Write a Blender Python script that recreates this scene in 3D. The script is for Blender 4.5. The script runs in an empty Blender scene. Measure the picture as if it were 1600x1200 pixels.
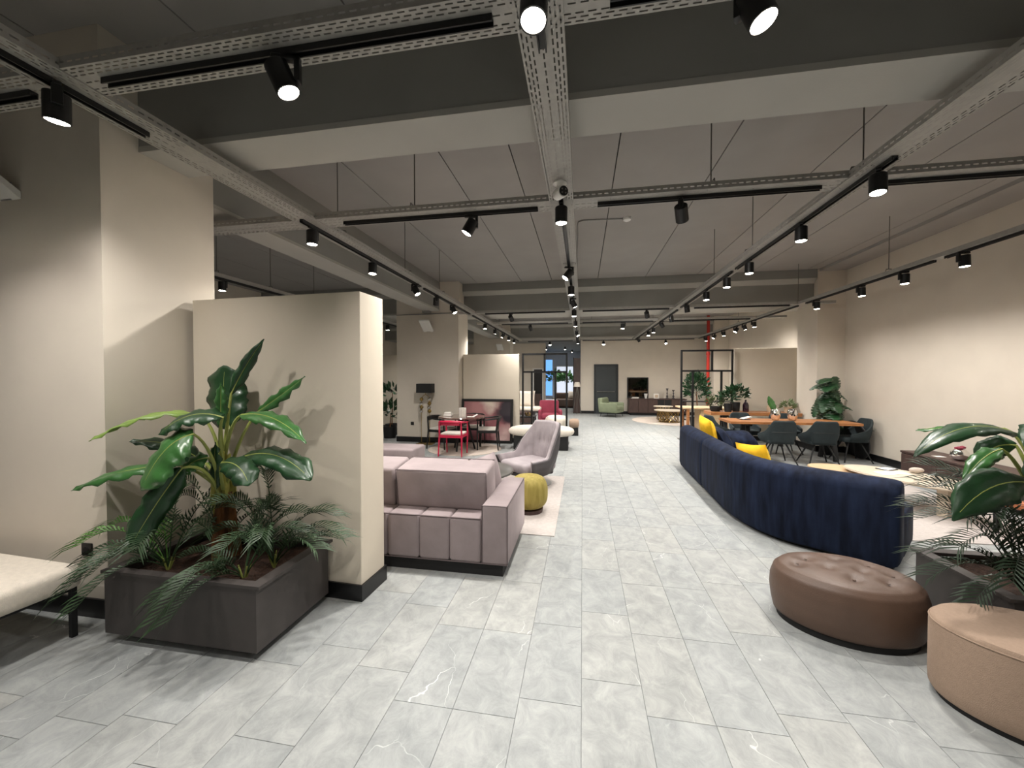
import bpy, bmesh, math, random
from mathutils import Vector, Matrix
random.seed(7)
PI = math.pi
S = bpy.context.scene
COL = S.collection

# ------------------------------------------------------------------ camera, world, exposure
F_PX, YAW, PITCH = 618.0, math.atan(110 / 618.0), math.radians(1.09)
cd = bpy.data.cameras.new('camera')
cam = bpy.data.objects.new('camera', cd)
COL.objects.link(cam)
cd.sensor_width = 36.0
cd.lens = 36.0 * F_PX / 1600.0
cd.clip_start, cd.clip_end = 0.05, 100
cam.location = (0, 0, 1.6)
cam.rotation_euler = (PI / 2 - PITCH, 0, YAW)
S.camera = cam
W = bpy.data.worlds.new('world')
S.world = W
W.use_nodes = True
W.node_tree.nodes['Background'].inputs[0].default_value = (0.75, 0.85, 1.0, 1)
W.node_tree.nodes['Background'].inputs[1].default_value = 0.3
S.view_settings.view_transform = 'Standard'
S.view_settings.look = 'None'
S.view_settings.exposure = 0.98
S.view_settings.gamma = 1.0
S.view_settings.use_curve_mapping = False
SPOT_W = 100.0
S.cycles.max_bounces = 5
S.cycles.diffuse_bounces = 3
S.cycles.glossy_bounces = 3
S.cycles.transmission_bounces = 2
S.cycles.caustics_reflective = False
S.cycles.caustics_refractive = False
LAMP_COL = (1.0, 0.955, 0.90)

# ------------------------------------------------------------------ helpers
def lin(h):
    h = h.lstrip('#')
    o = []
    for i in (0, 2, 4):
        c = int(h[i:i + 2], 16) / 255
        o.append(c / 12.92 if c <= 0.04045 else ((c + 0.055) / 1.055) ** 2.4)
    return o

MATS = {}
def mat(name, col, rough=0.6, metal=0.0, var=0.06, scale=6.0, stretch=(1, 1, 1), bump=0.0, bscale=60.0,
        sheen=0.0, coat=0.0, emit=0.0, col2=None, trans=0.0, detail=4.0, spec=0.5, bstretch=None):
    if name in MATS:
        return MATS[name]
    m = bpy.data.materials.new(name)
    m.use_nodes = True
    nt = m.node_tree
    b = nt.nodes['Principled BSDF']
    c = lin(col)
    tc = nt.nodes.new('ShaderNodeTexCoord')
    mp = nt.nodes.new('ShaderNodeMapping')
    mp.inputs['Scale'].default_value = stretch
    nz = nt.nodes.new('ShaderNodeTexNoise')
    nz.inputs['Scale'].default_value = scale
    nz.inputs['Detail'].default_value = detail
    mx = nt.nodes.new('ShaderNodeMix')
    mx.data_type = 'RGBA'
    rp = nt.nodes.new('ShaderNodeMapRange')
    rp.inputs[1].default_value = 0.3
    rp.inputs[2].default_value = 0.7
    nt.links.new(tc.outputs['Object'], mp.inputs[0])
    nt.links.new(mp.outputs[0], nz.inputs['Vector'])
    nt.links.new(nz.outputs['Fac'], rp.inputs[0])
    nt.links.new(rp.outputs[0], mx.inputs[0])
    d = lin(col2) if col2 else [min(1, x * (1 + var)) for x in c]
    a = c if col2 else [x * (1 - var) for x in c]
    mx.inputs[6].default_value = (*a, 1)
    mx.inputs[7].default_value = (*d, 1)
    nt.links.new(mx.outputs[2], b.inputs['Base Color'])
    b.inputs['Roughness'].default_value = rough
    b.inputs['Metallic'].default_value = metal
    b.inputs['Specular IOR Level'].default_value = spec
    if sheen:
        b.inputs['Sheen Weight'].default_value = sheen
        b.inputs['Sheen Roughness'].default_value = 0.35
        b.inputs['Sheen Tint'].default_value = (*[min(1, x * 2 + 0.15) for x in c], 1)
    if coat:
        b.inputs['Coat Weight'].default_value = coat
    if trans:
        b.inputs['Transmission Weight'].default_value = trans
    if emit:
        b.inputs['Emission Color'].default_value = (*c, 1)
        b.inputs['Emission Strength'].default_value = emit
    if bump:
        n2 = nt.nodes.new('ShaderNodeTexNoise')
        n2.inputs['Scale'].default_value = bscale
        n2.inputs['Detail'].default_value = 3
        if bstretch:
            m2 = nt.nodes.new('ShaderNodeMapping')
            m2.inputs['Scale'].default_value = bstretch
            nt.links.new(tc.outputs['Object'], m2.inputs[0])
            nt.links.new(m2.outputs[0], n2.inputs['Vector'])
        else:
            nt.links.new(tc.outputs['Object'], n2.inputs['Vector'])
        bp = nt.nodes.new('ShaderNodeBump')
        bp.inputs['Strength'].default_value = bump
        bp.inputs['Distance'].default_value = 0.01
        nt.links.new(n2.outputs['Fac'], bp.inputs['Height'])
        nt.links.new(bp.outputs[0], b.inputs['Normal'])
    MATS[name] = m
    return m

class MB:
    def __init__(s):
        s.v, s.f = [], []
    def add(s, vs, fs):
        n = len(s.v)
        s.v += [tuple(p) for p in vs]
        s.f += [tuple(i + n for i in f) for f in fs]
        return s
    def box(s, x0, x1, y0, y1, z0, z1):
        vs = [(x, y, z) for z in (z0, z1) for y in (y0, y1) for x in (x0, x1)]
        return s.add(vs, [(0, 2, 3, 1), (4, 5, 7, 6), (0, 1, 5, 4), (2, 6, 7, 3), (0, 4, 6, 2), (1, 3, 7, 5)])
    def rbox(s, x0, x1, y0, y1, z0, z1, r=0.02, seg=3, M=None):
        bm = bmesh.new()
        bmesh.ops.create_cube(bm, size=1)
        c = Vector(((x0 + x1) / 2, (y0 + y1) / 2, (z0 + z1) / 2))
        d = Vector((x1 - x0, y1 - y0, z1 - z0))
        for v in bm.verts:
            v.co = Vector((v.co.x * d.x, v.co.y * d.y, v.co.z * d.z)) + c
        r = min(r, min(abs(q) for q in d) * 0.49)
        bmesh.ops.bevel(bm, geom=bm.edges[:], offset=r, segments=seg, profile=0.5, affect='EDGES')
        bm.verts.index_update()
        vs = [(M @ v.co) if M else v.co.copy() for v in bm.verts]
        fs = [[v.index for v in f.verts] for f in bm.faces]
        bm.free()
        return s.add(vs, fs)
    def tube(s, path, r, n=8, cap=True):
        P = [Vector(p) for p in path]
        R = r if isinstance(r, (list, tuple)) else [r] * len(P)
        vs, fs = [], []
        up = None
        for i, p in enumerate(P):
            t = (P[min(i + 1, len(P) - 1)] - P[max(i - 1, 0)]).normalized()
            if up is None:
                up = Vector((0, 0, 1)) if abs(t.z) < 0.9 else Vector((1, 0, 0))
            a = t.cross(up)
            if a.length < 1e-5:
                a = t.orthogonal()
            a.normalize()
            b = a.cross(t).normalized()
            up = b
            for k in range(n):
                w = 2 * PI * k / n
                vs.append(p + (a * math.cos(w) + b * math.sin(w)) * R[i])
        for i in range(len(P) - 1):
            for k in range(n):
                fs.append((i * n + k, i * n + (k + 1) % n, (i + 1) * n + (k + 1) % n, (i + 1) * n + k))
        if cap:
            fs.append(tuple(range(n)))
            fs.append(tuple((len(P) - 1) * n + k for k in reversed(range(n))))
        return s.add(vs, fs)
    def lathe(s, prof, n=24, c=(0, 0, 0), sx=1.0, sy=1.0, rot=0.0):
        vs, fs = [], []
        for r, z in prof:
            for k in range(n):
                w = 2 * PI * k / n
                x, y = r * sx * math.cos(w), r * sy * math.sin(w)
                vs.append((c[0] + x * math.cos(rot) - y * math.sin(rot), c[1] + x * math.sin(rot) + y * math.cos(rot), c[2] + z))
        for i in range(len(prof) - 1):
            for k in range(n):
                fs.append((i * n + k, i * n + (k + 1) % n, (i + 1) * n + (k + 1) % n, (i + 1) * n + k))
        if prof[0][0] > 1e-6:
            fs.append(tuple(reversed(range(n))))
        if prof[-1][0] > 1e-6:
            fs.append(tuple((len(prof) - 1) * n + k for k in range(n)))
        return s.add(vs, fs)
    def grid(s, fn, nu, nv, closeu=False):
        vs, fs = [], []
        cu = nu if closeu else nu + 1
        for j in range(nv + 1):
            for i in range(cu):
                vs.append(fn(i / nu, j / nv))
        for j in range(nv):
            for i in range(nu):
                a, b = i, (i + 1) % cu if closeu else i + 1
                fs.append((j * cu + a, j * cu + b, (j + 1) * cu + b, (j + 1) * cu + a))
        return s.add(vs, fs)
    def prism(s, poly, z0, z1):
        n = len(poly)
        vs = [(x, y, z0) for x, y in poly] + [(x, y, z1) for x, y in poly]
        fs = [tuple(reversed(range(n))), tuple(range(n, 2 * n))]
        fs += [(i, (i + 1) % n, n + (i + 1) % n, n + i) for i in range(n)]
        return s.add(vs, fs)
    def pillow(s, w, h, t, M, n=10, e=0.5):
        def fn(sign):
            def f(u, v):
                x, y = u * 2 - 1, v * 2 - 1
                th = max(0, (1 - abs(x) ** 3) * (1 - abs(y) ** 3)) ** e
                k = 1 - 0.06 * (1 - abs(x)) * (abs(y) > 0.99) - 0.0
                pin = 1 - 0.07 * (1 - x * x) * abs(y) ** 2
                pin2 = 1 - 0.07 * (1 - y * y) * abs(x) ** 2
                return M @ Vector((x * w / 2 * pin2 * k, y * h / 2 * pin, sign * t / 2 * th))
            return f
        s.grid(fn(1), n, n)
        s.grid(fn(-1), n, n)
        return s
    def sweep(s, path, sec):
        """path: list of (x,y); sec: closed loop of (offset to the left of travel, z)"""
        P = [Vector((p[0], p[1])) for p in path]
        n = len(sec)
        vs, fs = [], []
        for i, p in enumerate(P):
            d = (P[min(i + 1, len(P) - 1)] - P[max(i - 1, 0)]).normalized()
            nrm = Vector((-d.y, d.x))
            for o, z in sec:
                q = p + nrm * o
                vs.append((q.x, q.y, z))
        for i in range(len(P) - 1):
            for k in range(n):
                fs.append((i * n + k, i * n + (k + 1) % n, (i + 1) * n + (k + 1) % n, (i + 1) * n + k))
        fs.append(tuple(reversed(range(n))))
        fs.append(tuple((len(P) - 1) * n + k for k in range(n)))
        return s.add(vs, fs)

def obj(name, mb, m, parent=None, smooth=True, world=False, ang=40, fix=True):
    me = bpy.data.meshes.new(name)
    vs = mb.v
    if world and parent is not None:
        inv = (Matrix.Translation(parent.location) @ Matrix.Rotation(parent.rotation_euler.z, 4, 'Z')).inverted()
        vs = [inv @ Vector(p) for p in vs]
    me.from_pydata([tuple(p) for p in vs], [], mb.f)
    if fix:
        bm = bmesh.new()
        bm.from_mesh(me)
        bmesh.ops.remove_doubles(bm, verts=bm.verts, dist=1e-5)
        bmesh.ops.recalc_face_normals(bm, faces=bm.faces)
        bm.to_mesh(me)
        bm.free()
    me.materials.append(m)
    if smooth:
        for p in me.polygons:
            p.use_smooth = True
        me.set_sharp_from_angle(angle=math.radians(ang))
    o = bpy.data.objects.new(name, me)
    COL.objects.link(o)
    if parent is not None:
        o.parent = parent
    return o

def tag(o, label, cat, group=None, kind=None):
    o['label'] = label
    o['category'] = cat
    if group:
        o['group'] = group
    if kind:
        o['kind'] = kind
    return o

def thing(name, label, cat, loc=(0, 0, 0), rz=0.0, group=None):
    o = bpy.data.objects.new(name, None)
    COL.objects.link(o)
    o.empty_display_size = 0.1
    o.location = loc
    o.rotation_euler = (0, 0, rz)
    return tag(o, label, cat, group)

def struct(name, mb, m, label=None, parent=None, smooth=False):
    o = obj(name, mb, m, parent, smooth=smooth)
    if parent is None:
        o['kind'] = 'structure'
        if label:
            o['label'] = label
    return o

KIDS = {}
def dup(root, loc, rz, label=None, group=None):
    r = root.copy()
    COL.objects.link(r)
    r.location = loc
    r.rotation_euler = (0, 0, rz)
    if label:
        r['label'] = label
    if group:
        r['group'] = group
    for ch in list(root.children):
        c = ch.copy()
        COL.objects.link(c)
        c.parent = r
        for g in list(ch.children):
            d = g.copy()
            COL.objects.link(d)
            d.parent = c
    return r

def T(x, y, z):
    return Matrix.Translation((x, y, z))
def RX(a): return Matrix.Rotation(math.radians(a), 4, 'X')
def RY(a): return Matrix.Rotation(math.radians(a), 4, 'Y')
def RZ(a): return Matrix.Rotation(math.radians(a), 4, 'Z')

def bez(p0, p1, p2, t):
    return p0 * (1 - t) ** 2 + p1 * 2 * t * (1 - t) + p2 * t * t

ORD = ['first', 'second', 'third', 'fourth', 'fifth', 'sixth', 'seventh', 'eighth', 'ninth', 'tenth', 'eleventh', 'twelfth', 'thirteenth', 'fourteenth', 'fifteenth']

# ------------------------------------------------------------------ materials
M_WALL = mat('plaster_beige', '#d6cdbf', rough=0.85, var=0.025, scale=3, bump=0.06, bscale=160)
M_WALL2 = mat('panel_paint_beige', '#d2c8b7', rough=0.8, var=0.02, scale=3, bump=0.05, bscale=160)
M_CEIL = mat('ceiling_grey_paint', '#9c9894', rough=0.9, var=0.04, scale=2, bump=0.08, bscale=120)
M_BEAM = mat('beam_dark_grey_paint', '#8f8e89', rough=0.9, var=0.05, scale=2, bump=0.08, bscale=90)
M_SOFF = mat('soffit_grey_paint', '#aeaba4', rough=0.9, var=0.04, scale=2, bump=0.08, bscale=90)
M_JOINT = mat('dark_joint', '#2b2a29', rough=0.95)
M_BLACK = mat('black_satin', '#0b0b0c', rough=0.42, var=0.1)
M_BLACKM = mat('black_matt', '#131314', rough=0.7, var=0.1)
M_BASEB = mat('black_baseboard', '#0d0d0f', rough=0.35, var=0.1)
M_TRAY = mat('galvanised_grey_tray', '#a3a09a', rough=0.55, metal=0.25, var=0.08, scale=20)
M_LENS = mat('lamp_lens_glow', '#fff4e4', emit=28.0, var=0)
M_LENS.cycles.emission_sampling = 'NONE'
M_WHITE = mat('white_plastic', '#e8e6e1', rough=0.4, var=0.02)
M_PLANTER = mat('planter_brown_grey_metal', '#3f3a38', rough=0.55, var=0.08, scale=12, bump=0.05, bscale=200)
M_SOIL = mat('soil', '#3a261b', rough=0.95, var=0.5, scale=30, bump=0.8, bscale=60)
M_LEAF = mat('banana_leaf_green', '#3b6a35', rough=0.32, var=0.3, scale=7, stretch=(1, 1, 1), bump=0.15, bscale=40, coat=0.2)
M_LEAF2 = mat('leaf_deep_green', '#1d3f22', rough=0.38, var=0.3, scale=7, bump=0.15, bscale=40, coat=0.1)
M_LEAF3 = mat('leaf_light_green', '#7b9648', rough=0.4, var=0.25, scale=7, coat=0.15)
M_STEM = mat('petiole_yellow_green', '#9aa356', rough=0.5, var=0.2)
M_TRUNK = mat('trunk_bark', '#8a5a30', rough=0.85, col2='#4a2d17', scale=9, stretch=(3, 3, 0.6), bump=0.8, bscale=30, bstretch=(3, 3, 0.5))
M_SHEATH = mat('leaf_sheath', '#a9a552', rough=0.6, var=0.25, scale=8, stretch=(3, 3, .5))
M_PALM = mat('palm_frond_green', '#33482e', rough=0.5, var=0.4, scale=5, spec=0.4)
M_PALM2 = mat('palm_frond_bright', '#4f7d33', rough=0.5, var=0.4, scale=5, spec=0.4)
M_CREAM = mat('cream_boucle', '#e6dcce', rough=0.95, var=0.06, scale=40, bump=0.5, bscale=220, sheen=0.2)
M_GREYV = mat('grey_velvet', '#8b7f80', rough=0.8, var=0.16, scale=4, bump=0.12, bscale=25, sheen=0.35)
M_GREYL = mat('pale_grey_velvet', '#a0979a', rough=0.8, var=0.16, scale=5, bump=0.12, bscale=25, sheen=0.3)
M_GREYD = mat('dark_grey_shell', '#4b4749', rough=0.7, var=0.1, sheen=0.1)
M_PIPE = mat('dark_piping', '#5b5051', rough=0.8)
M_BLUEV = mat('navy_velvet', '#090e1b', rough=0.75, col2='#1e273d', scale=6, stretch=(2.2, 2.2, 0.35), bump=0.1, bscale=30, sheen=0.08, spec=0.12)
M_YEL = mat('yellow_cushion', '#e9b416', rough=0.85, var=0.1, scale=20, bump=0.25, bscale=140, sheen=0.15)
M_POUF = mat('mustard_velvet', '#82742f', rough=0.75, col2='#9f8f4a', scale=6, stretch=(5, 5, .6), bump=0.2, bscale=20, sheen=0.35)
M_LEATHER = mat('brown_leather', '#584438', rough=0.48, var=0.14, scale=5, bump=0.15, bscale=140)
M_BEIGEF = mat('beige_fabric', '#988270', rough=0.85, var=0.06, scale=60, bump=0.3, bscale=300, sheen=0.15)
M_RUG = mat('rug_beige', '#b9b1ac', rough=0.98, var=0.08, scale=30, bump=0.5, bscale=260)
M_RUG2 = mat('rug_cream', '#c6b9ad', rough=0.98, var=0.08, scale=14, bump=0.4, bscale=260)
M_OAK = mat('wood_orange', '#b87d4c', rough=0.45, col2='#8f5a33', scale=5, stretch=(1, 8, 8), bump=0.05, bscale=60)
M_OAKL = mat('wood_light', '#c9ae8c', rough=0.5, col2='#b59772', scale=4, stretch=(1.5, 8, 8))
M_WALNUT = mat('wood_dark_walnut', '#4f3c36', rough=0.5, col2='#3b2a26', scale=5, stretch=(6, 6, 1))
M_PETROL = mat('petrol_fabric', '#1f2a2d', rough=0.8, var=0.1, scale=12, sheen=0.2, bump=0.1, bscale=200)
M_RED = mat('red_lacquer', '#c21f44', rough=0.35, var=0.05)
M_CRIM = mat('crimson_velvet', '#8d3347', rough=0.8, var=0.12, sheen=0.3)
M_SAGE = mat('sage_fabric', '#828b70', rough=0.85, var=0.08, sheen=0.15)
M_CHROME = mat('chrome', '#e8e6e4', rough=0.06, metal=1.0, var=0.02)
M_GOLD = mat('brass', '#a98f58', rough=0.28, metal=1.0, var=0.05)
M_MARBLE = mat('cream_stone_top', '#cdbfab', rough=0.3, var=0.05)
M_DOOR = mat('anthracite_door', '#33393b', rough=0.5, var=0.05)
M_MIRROR = mat('dark_mirror', '#5d5a58', rough=0.04, metal=1.0, var=0.0)
M_REDP = mat('red_pipe_paint', '#b5281c', rough=0.4, var=0.05)
M_PURPLE = mat('plum_glass', '#2b1626', rough=0.12, coat=0.5)
M_SMOKE = mat('smoked_glass_top', '#5a3f38', rough=0.1, coat=0.6, var=0.05)
M_DGREYT = mat('dark_grey_table', '#55534f', rough=0.3, var=0.08)
M_TAN = mat('tan_leather', '#b06a44', rough=0.5, var=0.1)
M_PAPER = mat('paper_white', '#efeae2', rough=0.6, var=0.02)
M_TERRA = mat('beige_ceramic', '#c9b59b', rough=0.6, var=0.06)
M_GREYM = mat('grey_metal', '#8b8986', rough=0.35, metal=0.8, var=0.04)
M_ROD = mat('rod_steel', '#6d6a66', rough=0.5, metal=0.4, var=0.05)

def floor_mat():
    m = bpy.data.materials.new('stone_look_vinyl')
    m.use_nodes = True
    nt = m.node_tree
    N, Lk = nt.nodes.new, nt.links.new
    b = nt.nodes['Principled BSDF']
    g = N('ShaderNodeNewGeometry')
    oi = N('ShaderNodeObjectInfo')
    ad = N('ShaderNodeMath'); ad.operation = 'ADD'
    Lk(g.outputs['Random Per Island'], ad.inputs[0]); Lk(oi.outputs['Random'], ad.inputs[1])
    fr = N('ShaderNodeMath'); fr.operation = 'FRACT'
    Lk(ad.outputs[0], fr.inputs[0])
    ml = N('ShaderNodeMath'); ml.operation = 'MULTIPLY'; ml.inputs[1].default_value = 37.0
    Lk(fr.outputs[0], ml.inputs[0])
    cx = N('ShaderNodeCombineXYZ')
    Lk(ml.outputs[0], cx.inputs[2])
    va = N('ShaderNodeVectorMath'); va.operation = 'ADD'
    Lk(g.outputs['Position'], va.inputs[0]); Lk(cx.outputs[0], va.inputs[1])
    n1 = N('ShaderNodeTexNoise'); n1.inputs['Scale'].default_value = 7; n1.inputs['Detail'].default_value = 12; n1.inputs['Roughness'].default_value = 0.74; n1.inputs['Distortion'].default_value = 0.6
    mp = N('ShaderNodeMapping'); mp.inputs['Scale'].default_value = (1.2, 0.95, 1); mp.inputs['Rotation'].default_value = (0, 0, 0.5)
    Lk(va.outputs[0], mp.inputs[0]); Lk(mp.outputs[0], n1.inputs['Vector'])
    r1 = N('ShaderNodeValToRGB')
    r1.color_ramp.elements[0].position = 0.26; r1.color_ramp.elements[0].color = (*lin('#7f8383'), 1)
    r1.color_ramp.elements[1].position = 0.74; r1.color_ramp.elements[1].color = (*lin('#aeb0ae'), 1)
    Lk(n1.outputs['Fac'], r1.inputs[0])
    # per-tile tint
    r2 = N('ShaderNodeValToRGB')
    r2.color_ramp.elements[0].color = (0.91, 0.92, 0.93, 1)
    r2.color_ramp.elements[1].color = (1.0, 0.985, 0.965, 1)
    e = r2.color_ramp.elements.new(0.5); e.color = (0.95, 0.955, 0.96, 1)
    Lk(fr.outputs[0], r2.inputs[0])
    mu = N('ShaderNodeMix'); mu.data_type = 'RGBA'; mu.blend_type = 'MULTIPLY'; mu.inputs[0].default_value = 1
    Lk(r1.outputs[0], mu.inputs[6]); Lk(r2.outputs[0], mu.inputs[7])
    # fine white veins: distance to voronoi edge of a warped field
    nw = N('ShaderNodeTexNoise'); nw.inputs['Scale'].default_value = 3.0; nw.inputs['Detail'].default_value = 4
    Lk(va.outputs[0], nw.inputs['Vector'])
    sc = N('ShaderNodeVectorMath'); sc.operation = 'SCALE'; sc.inputs['Scale'].default_value = 0.35
    Lk(nw.outputs['Color'], sc.inputs[0])
    a2 = N('ShaderNodeVectorMath'); a2.operation = 'ADD'
    Lk(va.outputs[0], a2.inputs[0]); Lk(sc.outputs[0], a2.inputs[1])
    mv = N('ShaderNodeMapping'); mv.inputs['Scale'].default_value = (2.0, 0.75, 1.0)
    Lk(a2.outputs[0], mv.inputs[0])
    vo = N('ShaderNodeTexVoronoi'); vo.feature = 'DISTANCE_TO_EDGE'; vo.inputs['Scale'].default_value = 1.3
    Lk(mv.outputs[0], vo.inputs['Vector'])
    lt = N('ShaderNodeMapRange'); lt.inputs[1].default_value = 0.0; lt.inputs[2].default_value = 0.0035; lt.inputs[3].default_value = 1; lt.inputs[4].default_value = 0
    Lk(vo.outputs['Distance'], lt.inputs[0])
    ng = N('ShaderNodeTexNoise'); ng.inputs['Scale'].default_value = 2.2
    Lk(va.outputs[0], ng.inputs['Vector'])
    gt = N('ShaderNodeMapRange'); gt.inputs[1].default_value = 0.53; gt.inputs[2].default_value = 0.66
    Lk(ng.outputs['Fac'], gt.inputs[0])
    mm = N('ShaderNodeMath'); mm.operation = 'MULTIPLY'
    Lk(lt.outputs[0], mm.inputs[0]); Lk(gt.outputs[0], mm.inputs[1])
    m3 = N('ShaderNodeMath'); m3.operation = 'MULTIPLY'; m3.inputs[1].default_value = 0.75
    Lk(mm.outputs[0], m3.inputs[0])
    mz = N('ShaderNodeMix'); mz.data_type = 'RGBA'
    Lk(m3.outputs[0], mz.inputs[0]); Lk(mu.outputs[2], mz.inputs[6])
    mz.inputs[7].default_value = (0.88, 0.89, 0.88, 1)
    Lk(mz.outputs[2], b.inputs['Base Color'])
    b.inputs['Roughness'].default_value = 0.5
    b.inputs['Specular IOR Level'].default_value = 0.35
    bp = N('ShaderNodeBump'); bp.inputs['Strength'].default_value = 0.06; bp.inputs['Distance'].default_value = 0.01
    Lk(n1.outputs['Fac'], bp.inputs['Height']); Lk(bp.outputs[0], b.inputs['Normal'])
    return m
M_FLOOR = floor_mat()

# ------------------------------------------------------------------ the room
CEIL, SOF, TRAY = 3.87, 3.18, 3.04
XL, XR, YB, YF = -8.6, 5.42, -4.0, 17.4

# floor with single tiles
floor = struct('floor', MB().box(XL - .1, XR + .1, YB - .1, 26.1, -0.12, -0.004), mat('tile_joint_grey', '#85888a', rough=.9), 'light grey stone-look tiled floor')
TW, TL, GAP = 0.305, 0.61, 0.0007
fwd = Vector((-math.sin(YAW), math.cos(YAW)))
rgt = Vector((math.cos(YAW), math.sin(YAW)))
tiles = []
nx0, nx1 = int(math.floor(XL / TW)), int(math.ceil(XR / TW))
for i in range(nx0, nx1):
    off = random.choice([0, 0.2, 0.4, 0.1, 0.3, 0.5]) * TL
    y = YB - off
    while y < 26:
        tiles.append((i * TW, y))
        y += TL
def seen(t):
    c = Vector((t[0] + TW / 2, t[1] + TL / 2))
    d, x = c.dot(fwd), c.dot(rgt)
    return d > 1.3 and abs(x) < d * 1.36
def hidden(t):      # under furniture or behind the walls beside the aisle
    x, y = t[0] + .15, t[1] + .3
    return x < -3.0 or (x > 2.6 and y < 4.2) or (x < -1.6 and y > 2.6 and y < 6.6) or x > 4.9
vis = sorted([t for t in tiles if seen(t) and not hidden(t)], key=lambda t: (t[0] + .15) ** 2 + (t[1] + .3) ** 2)[:295]
pick = set(vis)
def tile_mesh():
    bv = 0.001
    a, b_ = GAP, TW - GAP
    c, d = GAP, TL - GAP
    mb = MB()
    vs = [(a, c, -0.004), (b_, c, -0.004), (b_, d, -0.004), (a, d, -0.004),
          (a + bv, c + bv, 0), (b_ - bv, c + bv, 0), (b_ - bv, d - bv, 0), (a + bv, d - bv, 0)]
    return mb.add(vs, [(4, 5, 6, 7), (0, 1, 5, 4), (1, 2, 6, 5), (2, 3, 7, 6), (3, 0, 4, 7)])
t0 = None
for t in vis:
    if t0 is None:
        t0 = obj('floor_tile', tile_mesh(), M_FLOOR, floor, smooth=False)
        o = t0
    else:
        o = t0.copy()
        COL.objects.link(o)
        o.parent = floor
    o.location = (t[0], t[1], 0)
tm = tile_mesh()
rest = MB()
for t in tiles:
    if t not in pick:
        rest.add([(p[0] + t[0], p[1] + t[1], p[2]) for p in tm.v], tm.f)
ro = obj('floor_tiles_beyond', rest, M_FLOOR, floor, smooth=False, fix=False)
ro['kind'] = 'stuff'

# ceiling slabs with open joints
ceil = struct('ceiling', MB().box(XL - .1, XR + .1, YB - .1, YF + .3, CEIL + .02, CEIL + .15), M_JOINT, 'grey painted ceiling of long slabs')
JX = [-8.6, -7.9, -6.8, -5.7, -4.65, -3.6, -2.52, -1.44, -0.72, 0.345, 1.4, 2.5, 3.6, 4.68, 5.42]
for y0, y1 in ((-4, 2.3), (2.68, 9.4), (10.6, 16.1)):
    for a, b_ in zip(JX[:-1], JX[1:]):
        obj('ceiling_slab', MB().box(a + .006, b_ - .006, y0, y1, CEIL, CEIL + .02), M_CEIL, ceil, smooth=False)

# cross beams: dark faces, paler soffit, a stepped upper edge
def beam(n, y0, y1, label, step=0.12, zb=SOF, x0=-8.6, x1=XR):
    mb = MB()
    yy = [(y0 - step, CEIL + .02), (y0 - step, CEIL - .18), (y0, CEIL - .27), (y0, zb), (y1, zb), (y1, CEIL - .27), (y1 + step, CEIL - .18), (y1 + step, CEIL + .02)]
    k = len(yy)
    mb.add([(x0, a, b_) for a, b_ in yy] + [(x1, a, b_) for a, b_ in yy], [tuple(range(k)), tuple(reversed(range(k, 2 * k)))] + [(i, i + k, (i + 1) % k + k, (i + 1) % k) for i in range(k)])
    o = struct(n, mb, M_BEAM, label)
    struct('soffit', MB().box(x0, x1, y0 - .002, y1 + .002, zb - .004, zb + .035), M_SOFF, parent=o)
    struct('ledge_strip', MB().add([(x, a, b_) for x in (x0, x1) for a, b_ in ((y0 - step - .002, CEIL - .182), (y0 - .002, CEIL - .272), (y0, CEIL - .262), (y0 - step, CEIL - .172))], [(0, 1, 5, 4), (1, 2, 6, 5), (2, 3, 7, 6), (3, 0, 4, 7)]), M_SOFF, parent=o)
    return o
beam('trim_1', 2.31, 2.67, 'near dark grey cross beam with pale underside', step=0.0)
beam('trim_2', 9.55, 10.62, 'second dark grey cross beam with stepped face and pale underside')
beam('trim_3', 16.25, 17.4, 'farthest dark grey cross beam above the beige end wall')
# long beam along the left columns
lb = struct('trim_4', MB().box(-3.78, -3.4, 2.88, 16.1, SOF, CEIL + .02), M_BEAM, 'dark grey long beam running between the left columns')
struct('soffit', MB().box(-3.785, -3.395, 2.88, 16.1, SOF - .004, SOF + .03), M_SOFF, parent=lb)
struct('trim_5', MB().box(XR - 0.5, XR, 2.68, 9.4, CEIL - .05, CEIL + .0), M_CEIL, 'shallow grey ceiling band above the right wall')

# walls
struct('wall_right', MB().box(XR, XR + .2, YB, 26, 0, CEIL + .1), M_WALL, 'beige plastered right wall washed by track lights')
struct('wall_left', MB().box(XL - .2, XL, YB, 26, 0, CEIL + .1), M_WALL, 'beige far left wall behind the columns')
struct('wall_back', MB().box(XL, XR, YB - .2, YB, 0, CEIL + .1), M_WALL, 'beige wall behind the viewer')
struct('wall_end', MB().box(-0.08, XR, YF, YF + .25, 0, CEIL), M_WALL, 'beige end wall with the dark door')
struct('wall_end_left', MB().box(XL, -1.75, 19.0, 19.2, 0, CEIL), M_WALL, 'beige end wall seen through the black grid screen')
struct('wall_beyond', MB().box(XL, 3.0, 25.8, 26, 0, CEIL), mat('far_wall_pale', '#d9dde4', rough=0.8, var=0.02), 'pale wall of the bright room beyond')
struct('wall_beyond_side', MB().box(-.08, .1, YF + .25, 25.8, 0, CEIL), mat('far_wall_pale', '#d9dde4'), 'pale side wall of the bright room beyond')
struct('ceiling_beyond', MB().box(XL, 3, YF + .3, 26, 3.2, 3.4), M_BEAM, 'dark ceiling of the bright room beyond')
struct('wall_upper_end', MB().box(XL, -0.08, YF, YF + .25, 3.18, CEIL), M_BEAM, 'dark band above the opening to the room beyond')
win = struct('window_1', MB().box(-2.75, -1.85, 25.74, 25.8, 0.3, 2.75), M_WHITE, 'bright blue daylit window of the room beyond')
struct('pane', MB().box(-2.68, -1.92, 25.73, 25.745, 0.37, 2.68), mat('daylight_pane', '#6aa3ea', emit=.75, var=0.02), parent=win)
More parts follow.
